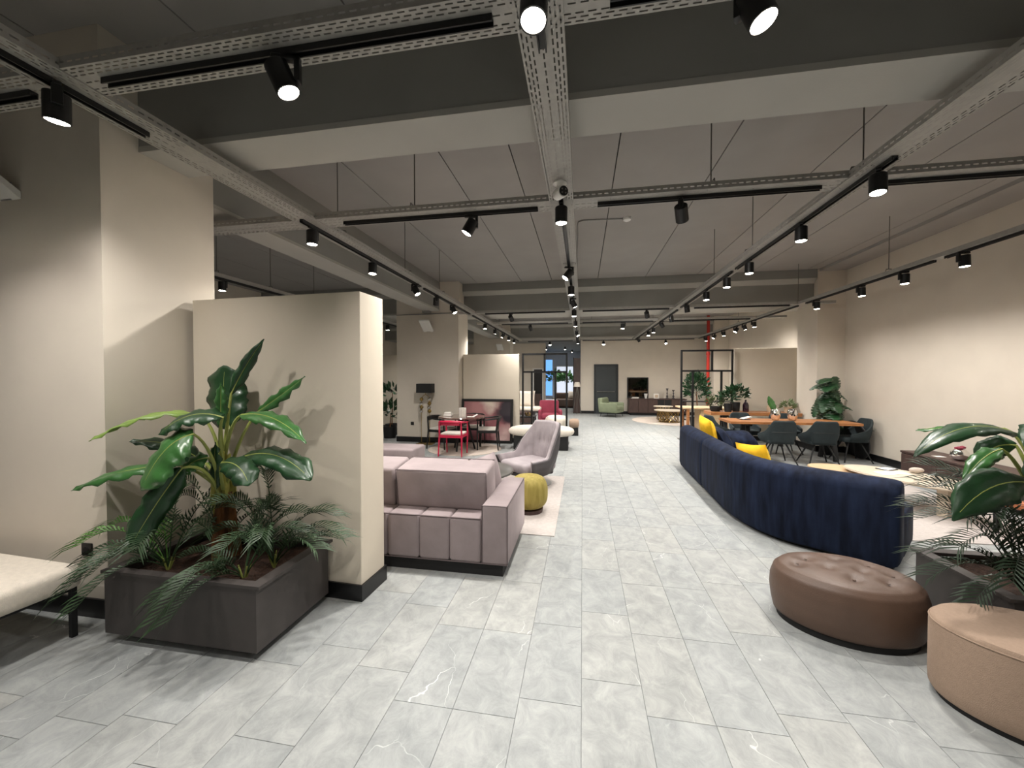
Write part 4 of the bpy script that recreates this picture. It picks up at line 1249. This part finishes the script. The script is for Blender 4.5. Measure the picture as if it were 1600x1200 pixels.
# ------------------------------------------------------------------ dining table and bucket chairs
def slab_table(label, x0, x1, y0, y1, h, th, m, legm=M_BLACKM):
    t = thing('dining_table', label, 'table', ((x0 + x1) / 2, (y0 + y1) / 2, 0))
    w, d = (x1 - x0) / 2, (y1 - y0) / 2
    n = 24
    poly = []
    rnd = random.Random(5)
    for i in range(n + 1):
        poly.append((-w + 2 * w * i / n, -d + rnd.uniform(-.008, .008)))
    for i in range(n + 1):
        poly.append((w - 2 * w * i / n, d + rnd.uniform(-.008, .008)))
    obj('table_top', MB().prism(poly, h - th, h), m, t, smooth=False)
    for sx in (-1, 1):
        for sy in (-1, 1):
            obj('leg', MB().add([(sx * (w - .38) + a, sy * (d - .26) + b_, h - th) for a in (-.035, .035) for b_ in (-.03, .03)] + [(sx * (w - .38) + a, sy * (d - .1) + b_, 0) for a in (-.035, .035) for b_ in (-.03, .03)],
                                [(0, 1, 3, 2), (4, 6, 7, 5), (0, 4, 5, 1), (2, 3, 7, 6), (0, 2, 6, 4), (1, 5, 7, 3)]), legm, t, smooth=False)
        obj('cross_bar', MB().box(sx * (w - .38) - .035, sx * (w - .38) + .035, -d + .1, d - .1, h - th - .05, h - th), legm, t, smooth=False)
    return t
slab_table('orange wood slab dining table with dark chairs', 2.82, 5.06, 8.22, 8.92, .735, .045, M_OAK)
slab_table('wooden back table with pots before the beige panel', 2.95, 4.86, 9.86, 10.42, .77, .07, M_OAK)

def bucket_chair(label, loc, rz):
    t = thing('bucket_chair', label, 'chair', loc, math.radians(rz))
    # faces -y, back at +y
    def f(u, v):
        s = u * 2 - 1
        a, sg = abs(s), (1 if s >= 0 else -1)
        if a < .5:
            k = a / .5
            x, y = sg * .2 * k, .23 - .02 * k * k
        else:
            k = (a - .5) / .5
            x = sg * (.2 + .05 * math.sin(min(1, k * 1.6) * PI / 2))
            y = .21 - .36 * k
        top = .81 if a < .42 else (.81 - .21 * min(1, (a - .42) / .22) if a < .64 else .60 - .08 * (a - .64) / .36)
        z = .40 + (top - .40) * v
        wd = .82 + .24 * math.sin(min(1, v * 1.25) * PI * .62)
        back = .07 * v * max(0, 1 - a / .7)
        return (x * wd, y * (.9 + .1 * v) + back, z)
    o = obj('shell', MB().grid(f, 32, 10), M_PETROL, t, ang=80, fix=False)
    md = o.modifiers.new('s', 'SOLIDIFY'); md.thickness = .035; md.offset = 0
    md = o.modifiers.new('b', 'SUBSURF'); md.levels = 1; md.render_levels = 1
    obj('seat_cushion', MB().rbox(-.215, .215, -.22, .19, .37, .47, .035, 3), M_PETROL, t)
    obj('back_seam', MB().tube([(-.2, .262, .6), (0, .287, .6), (.2, .262, .6)], .004, 6), M_BLACK, t)
    for sx in (-1, 1):
        for sy in (-1, 1):
            obj('leg', MB().tube([(sx * .1, sy * .09, .385), (sx * .25, sy * .23, .0)], [.016, .011], 8), M_BLACKM, t)
    return t
bc = bucket_chair('dark petrol bucket chair nearest the sofa, left of the table front', (3.55, 8.05, 0), 180)
bc.rotation_euler.z = math.radians(180)
dup(bc, (4.25, 8.08, 0), math.radians(178), 'dark petrol bucket chair at the right of the table front')
dup(bc, (5.02, 8.5, 0), math.radians(-92), 'dark petrol bucket chair at the right end of the dining table')
dup(bc, (3.42, 9.2, 0), math.radians(2), 'dark petrol bucket chair on the far side of the dining table, left')
dup(bc, (4.2, 9.2, 0), math.radians(-2), 'dark petrol bucket chair on the far side of the dining table, right')
dup(bc, (2.8, 8.75, 0), math.radians(100), 'dark petrol bucket chair at the left end of the dining table')

def mirror_vase(label, x, y):
    t = thing('mirror_vase', label, 'vase', (x, y, .735))
    obj('body', MB().lathe([(.045, 0), (.06, .01), (.082, .07), (.09, .13), (.082, .19), (.065, .225), (.055, .23), (.055, .2)], 28), M_CHROME, t)
    return t
v1 = mirror_vase('mirrored vase with a green leaf on the dining table', 3.76, 8.6)
o = obj('leaf', leaf_mesh([(0, 0, .2), (-.08, 0, .34), (-.13, 0, .48)], .13, (.1, -1, .1), .2, .004), M_LEAF, v1, fix=False)
mirror_vase('empty mirrored vase on the dining table', 4.04, 8.55)
tag(obj('magazine', MB().rbox(3.12, 3.3, 8.55, 8.8, .736, .744, .002, 1), M_BLACKM), 'dark magazine at the left of the dining table', 'magazine')
tag(obj('paper_sheet', MB().add([(3.18, 8.6, .746), (3.36, 8.64, .79), (3.34, 8.8, .79), (3.16, 8.76, .746)], [(0, 1, 2, 3)]).add([(3.18, 8.6, .744), (3.36, 8.64, .788), (3.34, 8.8, .788), (3.16, 8.76, .744)], [(3, 2, 1, 0)]), M_PAPER, smooth=False), 'white sheet lifting off the dark magazine', 'paper')

# pots on the back table
def bush(parent, r, n, seed, m, z0, leaf=.05, name='foliage', squash=.8):
    rnd = random.Random(seed)
    mb = MB()
    for i in range(n):
        th, ph = rnd.uniform(0, 2 * PI), math.acos(rnd.uniform(-.5, 1))
        rr = r * rnd.uniform(.55, 1)
        p = Vector((rr * math.sin(ph) * math.cos(th), rr * math.sin(ph) * math.sin(th), z0 + rr * math.cos(ph) * squash))
        d = (p - Vector((0, 0, z0 - r * .4))).normalized()
        d = (d + Vector((rnd.uniform(-.6, .6), rnd.uniform(-.6, .6), rnd.uniform(-.5, .3)))).normalized()
        s_ = d.cross(Vector((rnd.uniform(-1, 1), rnd.uniform(-1, 1), rnd.uniform(-1, 1)))).normalized()
        L = leaf * rnd.uniform(.7, 1.2)
        mb.add([p, p + d * L * .45 + s_ * L * .24, p + d * L, p + d * L * .45 - s_ * L * .24], [(0, 1, 2, 3)])
    return obj(name, mb, m, parent, smooth=False, fix=False)
tz = .77
t = thing('potted_shrub', 'low dark potted shrub at the left of the back table', 'plant', (3.12, 10.12, tz))
obj('pot', MB().lathe([(0, 0), (.09, 0), (.12, .05), (.125, .12), (.11, .12), (.1, .08)], 24), M_BLACKM, t)
bush(t, .2, 220, 2, mat('olive_leaf', '#3a4420', rough=.6, var=.4), .2, .07)
t = thing('potted_herb', 'leafy green plant in a tall dark pot on the back table', 'plant', (3.36, 10.0, tz))
obj('pot', MB().lathe([(0, 0), (.075, 0), (.09, .2), (.08, .2), (.07, .16)], 24), M_BLACKM, t)
bush(t, .2, 160, 3, M_LEAF2, .32, .1)
t = thing('potted_herb', 'taller leafy plant beside the screen post on the back table', 'plant', (3.58, 10.12, tz))
obj('pot', MB().lathe([(0, 0), (.07, 0), (.085, .22), (.075, .22), (.07, .18)], 24), M_BLACKM, t)
bush(t, .22, 170, 4, M_LEAF2, .42, .12)
t = thing('glass_bottle', 'dark plum glass bottle on the back table', 'bottle', (3.78, 10.1, tz))
obj('bottle', MB().lathe([(0, 0), (.06, 0), (.066, .02), (.066, .16), (.05, .2), (.022, .235), (.02, .28), (.025, .285), (0, .285)], 24), M_PURPLE, t)
t = thing('ceramic_pot', 'small beige ceramic pot on the back table', 'pot', (4.35, 10.15, tz))
obj('pot', MB().lathe([(0, 0), (.08, 0), (.095, .06), (.1, .14), (.09, .14), (.085, .1)], 24), M_TERRA, t)
t = thing('potted_succulent', 'small green plant in a beige pot on the back table', 'plant', (4.7, 10.15, tz))
obj('pot', MB().lathe([(0, 0), (.07, 0), (.085, .12), (.075, .12), (.07, .1)], 24), M_TERRA, t)
bush(t, .14, 90, 9, mat('pale_leaf', '#6d7d55', rough=.6, var=.3), .15, .09)

# monstera
def monstera_leaf(L):
    mb = MB()
    n = 26
    out = []
    for i in range(n + 1):
        t = i / n
        w = .46 * L * math.sin(PI * min(1, t * .92 + .08)) ** .7
        if i % 4 == 2 and .12 < t < .92:
            w *= .38
        y = L * t
        out.append((w, y))
    vs, fs = [], []
    for w, y in out:
        k = y / L
        dz = -.35 * L * k * k
        vs += [(-w, y - .05 * L * (w > .3 * L), dz - .18 * w), (-w * .4, y, dz), (0, y, dz - .01), (w * .4, y, dz), (w, y - .05 * L * (w > .3 * L), dz - .18 * w)]
    for i in range(n):
        for j in range(4):
            fs.append((i * 5 + j, i * 5 + j + 1, (i + 1) * 5 + j + 1, (i + 1) * 5 + j))
    return mb.add(vs, fs)
t = thing('monstera_plant', 'large dark monstera in a black pot beside the right column', 'plant', (4.9, 9.3 - .45, 0))
t.location = (5.0, 9.14, 0)
obj('pot', MB().lathe([(0, 0), (.14, 0), (.17, .3), (.18, .4), (.165, .4), (.155, .36), (0, .36)], 28), M_BLACKM, t)
rnd = random.Random(12)
mleaf = None
for i in range(34):
    az = -PI * (i * .618 % 1) * 1.1 + .15
    h = .62 + .98 * (i / 33)
    rad = rnd.uniform(.05, .2) * (1 if i < 24 else .6)
    if abs(math.cos(az)) > .6 and math.cos(az) > 0:
        rad *= .5
    p = Vector((rad * math.cos(az), rad * math.sin(az), h))
    if mleaf is None:
        mleaf = obj('leaf', monstera_leaf(.34), M_LEAF2, t, ang=80, fix=False)
        md = mleaf.modifiers.new('s', 'SOLIDIFY'); md.thickness = .002
        o = mleaf
    else:
        o = mleaf.copy()
        COL.objects.link(o)
        o.parent = t
    sc_ = rnd.uniform(.75, 1.15)
    o.matrix_local = T(*p) @ Matrix.Rotation(az - PI / 2, 4, 'Z') @ RX(rnd.uniform(-75, 0)) @ Matrix.Diagonal((sc_, sc_, sc_, 1))
    obj('stalk', MB().tube([(0, 0, .36), (p.x * .35, p.y * .35, .36 + (h - .36) * .6), tuple(p)], [.01, .008, .005], 6), M_LEAF2, t)

# ------------------------------------------------------------------ behind the right screen and at the end wall
t = thing('writing_table', 'light wood table with slab legs behind the black screen', 'table', (3.15, 11.7, 0))
obj('table_top', MB().rbox(-.5, .75, -.4, .4, .72, .76, .006, 1), M_OAKL, t)
obj('side_slab', MB().rbox(-.36, -.3, -.38, -.26, 0, .72, .004, 1), M_OAK, t)
obj('side_slab', MB().rbox(-.36, -.3, .26, .38, 0, .72, .004, 1), M_OAK, t)
obj('side_slab', MB().rbox(.0, .7, -.3, .3, 0.02, .72, .004, 1), M_OAKL, t)
t = thing('red_pipe', 'red fire pipe rising in the far right corner', 'pipe', (4.62, 15.85, 0))
obj('pipe', MB().tube([(0, 0, 0), (0, 0, CEIL)], .055, 14), M_REDP, t)
for zz in (.9, 2.4):
    obj('collar', MB().tube([(0, 0, zz), (0, 0, zz + .1)], .07, 14), M_REDP, t)
obj('valve', MB().rbox(-.16, -.05, -.05, .05, 1.15, 1.28, .01, 1), M_REDP, t)
t = thing('ficus_tree', 'dark round ficus tree behind the black screen', 'plant', (3.52, 13.2, 0))
obj('pot', MB().lathe([(0, 0), (.16, 0), (.2, .32), (.18, .32), (.17, .28)], 24), M_BLACKM, t)
obj('trunk', MB().tube([(0, 0, .2), (.02, 0, .7), (0, .01, 1.15)], [.02, .018, .012], 8), M_TRUNK, t)
bush(t, .36, 700, 21, M_LEAF2, 1.2, .13, squash=1.5)
t = thing('console_frame', 'thin black metal console frame below the ficus tree', 'console', (3.95, 13.6, 0))
for x in (-.75, .75):
    for y in (-.16, .16):
        obj('leg', MB().box(x - .015, x + .015, y - .015, y + .015, 0, .8), M_BLACK, t, smooth=False)
obj('top_frame', MB().box(-.765, .765, -.175, .175, .78, .81), M_BLACK, t, smooth=False)
obj('lower_shelf', MB().box(-.75, .75, -.16, .16, .2, .22), M_BLACK, t, smooth=False)
d = struct('door_1', MB().box(.49, 1.5, YF - .05, YF, 0, 2.12), mat('door_frame_dark', '#23282a', rough=.5), 'anthracite metal door with push bar in the end wall')
obj('door_leaf', MB().rbox(.57, 1.41, YF - .075, YF - .045, .01, 2.04, .006, 1), M_DOOR, d, smooth=False)
obj('push_bar', MB().tube([(.62, YF - .12, .95), (1.36, YF - .12, .95)], .018, 8).box(.62, .66, YF - .12, YF - .07, .93, .97).box(1.32, 1.36, YF - .12, YF - .07, .93, .97), M_GREYM, d)
def lounge(label, loc, rz, m, w=.78, d=.78, h=.78):
    t = thing('lounge_chair', label, 'armchair', loc, math.radians(rz))
    obj('backrest', MB().rbox(-w / 2 + .06, w / 2 - .06, d / 2 - .2, d / 2, .2, h, .06, 3, RX(-6)), m, t)
    obj('seat_cushion', MB().rbox(-w / 2 + .08, w / 2 - .08, -d / 2, d / 2 - .14, .28, .44, .05, 3), m, t)
    for sx in (-1, 1):
        obj('arm', MB().rbox(sx * w / 2 - (.1 if sx > 0 else 0), sx * w / 2 + (.1 if sx < 0 else 0), -d / 2 + .02, d / 2 - .04, .18, .56, .04, 3), m, t)
        for sy in (-1, 1):
            obj('leg', MB().tube([(sx * (w / 2 - .1), sy * (d / 2 - .1), .2), (sx * (w / 2 - .06), sy * (d / 2 - .06), 0)], [.014, .009], 8), M_BLACKM, t)
    obj('seat_base', MB().rbox(-w / 2 + .04, w / 2 - .04, -d / 2 + .03, d / 2 - .05, .17, .3, .03, 2), m, t)
    return t
lounge('sage green armchair beside the anthracite door', (1.15, 16.25, 0), 62, M_SAGE)
lounge('crimson velvet armchair behind the black grid screen', (-1.02, 12.6, 0), 8, M_CRIM, .74, .74, .86)
t = thing('long_sideboard', 'long dark walnut sideboard below the end wall mirror', 'sideboard', (3.0, 17.1, 0))
obj('body', MB().box(-1.12, 1.12, -.24, .24, .1, .66), M_WALNUT, t, smooth=False)
obj('top', MB().rbox(-1.14, 1.14, -.26, .26, .66, .69, .004, 1), M_WALNUT, t)
obj('plinth', MB().box(-1.05, 1.05, -.2, .2, 0, .1), M_BLACKM, t, smooth=False)
for x0, x1 in ((-1.1, -.74), (-.73, -.37), (-.36, 0.0), (.56, 1.1)):
    obj('door', MB().rbox(x0, x1, -.262, -.242, .12, .65, .003, 1), M_WALNUT, t)
obj('shelf_shade_sheet', MB().box(.02, .54, -.245, -.235, .12, .65), M_BLACKM, t, smooth=False)  # flat black sheet standing in for the shade inside an open compartment
obj('shelf_board', MB().box(.02, .54, -.25, -.236, .37, .39).box(.27, .29, -.25, -.236, .39, .65), M_WALNUT, t, smooth=False)
t = thing('wall_mirror', 'black framed square mirror above the dark sideboard', 'mirror', (2.3, YF, 0))
mf = MB()
for x0, x1, z0, z1 in ((-.43, -.39, .7, 1.56), (.39, .43, .7, 1.56), (-.39, .39, .7, .74), (-.39, .39, 1.52, 1.56)):
    mf.box(x0, x1, -.05, -.005, z0, z1)
obj('frame', mf, M_BLACK, t, smooth=False)
obj('glass', MB().box(-.39, .39, -.03, -.006, .74, 1.52), M_MIRROR, t, smooth=False)
tag(obj('book_stack', MB().rbox(2.0, 2.28, 16.95, 17.15, .692, .715, .003, 1).rbox(2.05, 2.3, 16.96, 17.13, .716, .74, .003, 1), M_PAPER), 'two white books lying on the long sideboard', 'books')
t = thing('white_cup', 'white tapered cup vase on the long sideboard', 'vase', (2.58, 17.05, .69))
obj('cup', MB().lathe([(0, 0), (.04, 0), (.05, .06), (.075, .2), (.065, .2), (.05, .1)], 20), M_WHITE, t)
t = thing('photo_frame', 'small white photo frame on the long sideboard', 'photo frame', (3.0, 17.05, .69))
obj('frame', MB().rbox(-.1, .1, -.012, .012, 0, .2, .004, 1, RX(-8)), M_PAPER, t)
obj('photo', MB().box(-.06, .06, -.02, -.013, .045, .155), M_TERRA, t, smooth=False)
for i, (x, hh, lb_) in enumerate(((3.42, .42, 'taller dark turned candlestick on the long sideboard'), (3.66, .36, 'shorter dark turned candlestick on the long sideboard'))):
    t = thing('candlestick', lb_, 'candlestick', (x, 17.05, .69), 0, 'candlesticks on the sideboard')
    obj('stem', MB().lathe([(0, 0), (.06, 0), (.06, .02), (.02, .05), (.045, .1), (.015, .16), (.03, .22), (.012, .28), (.035, hh - .04), (.04, hh - .03), (0, hh - .03)], 16), M_GREYD, t)
    obj('dish', MB().lathe([(0, hh - .03), (.05, hh - .03), (.055, hh), (.0, hh - .01)], 16), M_GREYD, t)
tag(obj('oval_rug', MB().lathe([(0, 0), (1, 0), (1, .008), (0, .008)], 56, (3.1, 15.0, 0), 1.3, 1.45), M_RUG2), 'pale oval rug under the nested tables at the end wall', 'rug')
def cage_table(label, x, y, r, h, m):
    t = thing('nesting_table', label, 'table', (x, y, .008))
    obj('table_top', MB().lathe([(0, h - .025), (r, h - .025), (r, h), (0, h)], 40), m, t)
    cg = MB()
    for k in range(14):
        a, b_ = k / 14 * 2 * PI, (k + 2.2) / 14 * 2 * PI
        cg.tube([(r * .68 * math.cos(a), r * .68 * math.sin(a), .01), (r * .68 * math.cos(b_), r * .68 * math.sin(b_), h - .025)], .008, 5)
        cg.tube([(r * .68 * math.cos(b_), r * .68 * math.sin(b_), .01), (r * .68 * math.cos(a), r * .68 * math.sin(a), h - .025)], .008, 5)
    obj('cage_base', cg, M_GOLD, t)
    obj('base_ring', MB().lathe([(r * .66, 0), (r * .7, 0), (r * .7, .015), (r * .66, .015)], 32), M_GOLD, t)
    return t
cage_table('larger cream round table with brass cage base at the end wall', 3.0, 14.6, .5, .42, M_MARBLE)
cage_table('smaller higher cream round table behind the brass cage table', 2.95, 15.4, .34, .5, M_MARBLE)

# ------------------------------------------------------------------ seen through the left screen and beyond
t = thing('brown_base_sofa', 'white cushioned sofa with brown base behind the left screen', 'sofa', (-2.05, 12.8, 0))
obj('base', MB().rbox(-.6, .5, -.5, .5, .12, .5, .04, 3), M_WALNUT, t)
obj('seat_cushion', MB().rbox(-.55, .75, -.45, .3, .5, .62, .05, 3), M_CREAM, t)
obj('back_cushion', MB().pillow(.62, .55, .26, T(.2, .2, .86) @ RX(75)), M_CREAM, t)
obj('back_cushion', MB().pillow(.6, .5, .24, T(-.3, .2, .84) @ RX(75)), M_CREAM, t)
obj('foot', MB().box(-.5, .4, -.4, .4, 0, .12), M_BLACKM, t, smooth=False)
t = thing('side_shelf', 'black open shelf table beside the crimson armchair', 'table', (-1.65, 11.2, 0))
for zz in (.2, .44):
    obj('shelf', MB().box(-.34, .34, -.25, .25, zz, zz + .04), M_BLACKM, t, smooth=False)
for sx in (-.31, .31):
    for sy in (-.22, .22):
        obj('leg', MB().box(sx - .018, sx + .018, sy - .018, sy + .018, 0, .46), M_BLACKM, t, smooth=False)
t = thing('brass_ornament', 'small brass ornament on the black shelf table', 'ornament', (-1.5, 11.1, .48))
obj('knot', MB().tube([(.09 * math.cos(a / 4) , .06 * math.sin(a / 2), .06 + .05 * math.sin(a / 4 * 3)) for a in range(26)], .016, 8), M_GOLD, t)
t = thing('tall_mirror', 'dark mirror with white frame on the far left wall', 'mirror', (-2.1, 19.0, 0))
obj('frame', MB().box(-.26, -.2, -.05, 0, .3, 2.0).box(.2, .26, -.05, 0, .3, 2.0).box(-.2, .2, -.05, 0, 1.94, 2.0).box(-.2, .2, -.05, 0, .3, .36), M_WHITE, t, smooth=False)
obj('glass', MB().box(-.2, .2, -.03, -.005, .36, 1.94), M_BLACK, t, smooth=False)
t = thing('brown_cabinet', 'low brown cabinet below the white framed mirror', 'cabinet', (-2.12, 17.6, 0))
obj('body', MB().rbox(-.3, .3, -.22, .22, .08, .82, .01, 1), M_WALNUT, t)
obj('foot', MB().box(-.26, .26, -.18, .18, 0, .08), M_BLACKM, t, smooth=False)
t = thing('tall_bookcase', 'tall dark bookcase behind the left screen edge', 'bookcase', (-2.95, 14.6, 0))
obj('back_panel', MB().box(-.5, .5, .12, .15, 0, 2.2), M_TERRA, t, smooth=False)
for x in (-.5, .47):
    obj('side', MB().box(x, x + .03, -.15, .12, 0, 2.2), M_BLACKM, t, smooth=False)
for zz in (.05, .5, .95, 1.4, 2.17):
    obj('shelf', MB().box(-.47, .47, -.15, .12, zz, zz + .03), M_BLACKM, t, smooth=False)
t = thing('brown_sofa', 'brown sofa in the bright room beyond', 'sofa', (-.85, 20.6, 0))
obj('base', MB().rbox(-.55, .6, -.45, .45, .06, .45, .06, 3), M_LEATHER, t)
obj('backrest', MB().rbox(-.55, .6, .2, .48, .4, .75, .06, 3), M_LEATHER, t)
obj('feet', MB().box(-.5, .55, -.4, .4, 0, .06), M_BLACKM, t, smooth=False)
tag(obj('throw_pillow', MB().pillow(.45, .42, .18, T(-.5, 20.6, .66) @ RX(62)), M_CREAM), 'cream pillow on the brown sofa beyond', 'pillow')
t = thing('low_table', 'pale low table in the bright room beyond', 'table', (-1.75, 20.2, 0))
obj('top', MB().rbox(-.6, .5, -.3, .3, .36, .42, .01, 1), M_WHITE, t)
obj('base', MB().box(-.4, .35, -.2, .2, 0, .36), M_WALNUT, t, smooth=False)
t = thing('arc_floor_lamp', 'thin floor lamp with black shade in the bright room beyond', 'lamp', (-2.05, 20.9, 0))
obj('base', MB().lathe([(0, 0), (.15, 0), (.15, .02), (0, .02)], 20), M_BLACKM, t)
obj('pole', MB().tube([(0, 0, .02), (0, 0, 1.75), (-.04, 0, 1.9), (-.25, 0, 1.9)], .014, 8), M_BLACKM, t)
obj('lamp_shade', MB().lathe([(.18, 1.35), (.16, 1.58), (.02, 1.58)], 24), M_BLACKM, t)
def far_tree(label, x, y, r, h, seed):
    t = thing('potted_tree', label, 'plant', (x, y, 0))
    obj('pot', MB().lathe([(0, 0), (.17, 0), (.2, .35), (.18, .35), (.17, .3)], 20), M_TERRA, t)
    obj('trunk', MB().tube([(0, 0, .3), (.03, 0, h * .6), (0, 0, h)], [.025, .02, .012], 6), M_TRUNK, t)
    bush(t, r, 150, seed, M_LEAF, h, .26)
far_tree('potted green tree in the bright room beyond', -1.55, 23.4, .5, 1.5, 31)
far_tree('leafy tree beside the dark curtain panel in the room beyond', -.9, 21.9, .42, 1.45, 32)
t = thing('dark_cabinet', 'tall dark brown panel at the left end of the end wall', 'cabinet', (-.24, 17.62, 0))
obj('body', MB().rbox(-.15, .15, -.2, .2, .02, 2.4, .006, 1), M_WALNUT, t)
obj('side_trim', MB().box(-.16, -.13, -.21, -.19, 0, 2.42), M_BLACKM, t, smooth=False)
t = thing('tripod_lamp', 'tripod lamp with cream shade beside the end wall', 'lamp', (-.22, 17.1, 0))
for k in range(3):
    a = k * 2 * PI / 3 + .5
    obj('leg', MB().tube([(.02 * math.cos(a), .02 * math.sin(a), 1.15), (.2 * math.cos(a), .2 * math.sin(a), 0)], .012, 6), M_GREYM, t)
obj('lamp_shade', MB().lathe([(.16, 1.16), (.1, 1.36), (.08, 1.36)], 20), M_CREAM, t)
# plants glimpsed left of the middle column
for i, (x, y, h, lb_) in enumerate(((-5.15, 10.1, 1.15, 'upper leafy plant glimpsed between partition and middle column'), (-4.95, 9.6, .62, 'lower leafy plant glimpsed between partition and middle column'))):
    t = thing('potted_fig', lb_, 'plant', (x, y, 0))
    obj('pot', MB().lathe([(0, 0), (.15, 0), (.18, .3), (.16, .3), (.15, .26)], 20), M_BLACKM, t)
    obj('trunk', MB().tube([(0, 0, .25), (.02, .01, h)], [.016, .01], 6), M_TRUNK, t)
    bush(t, .3, 60, 40 + i, M_LEAF2, h, .22)
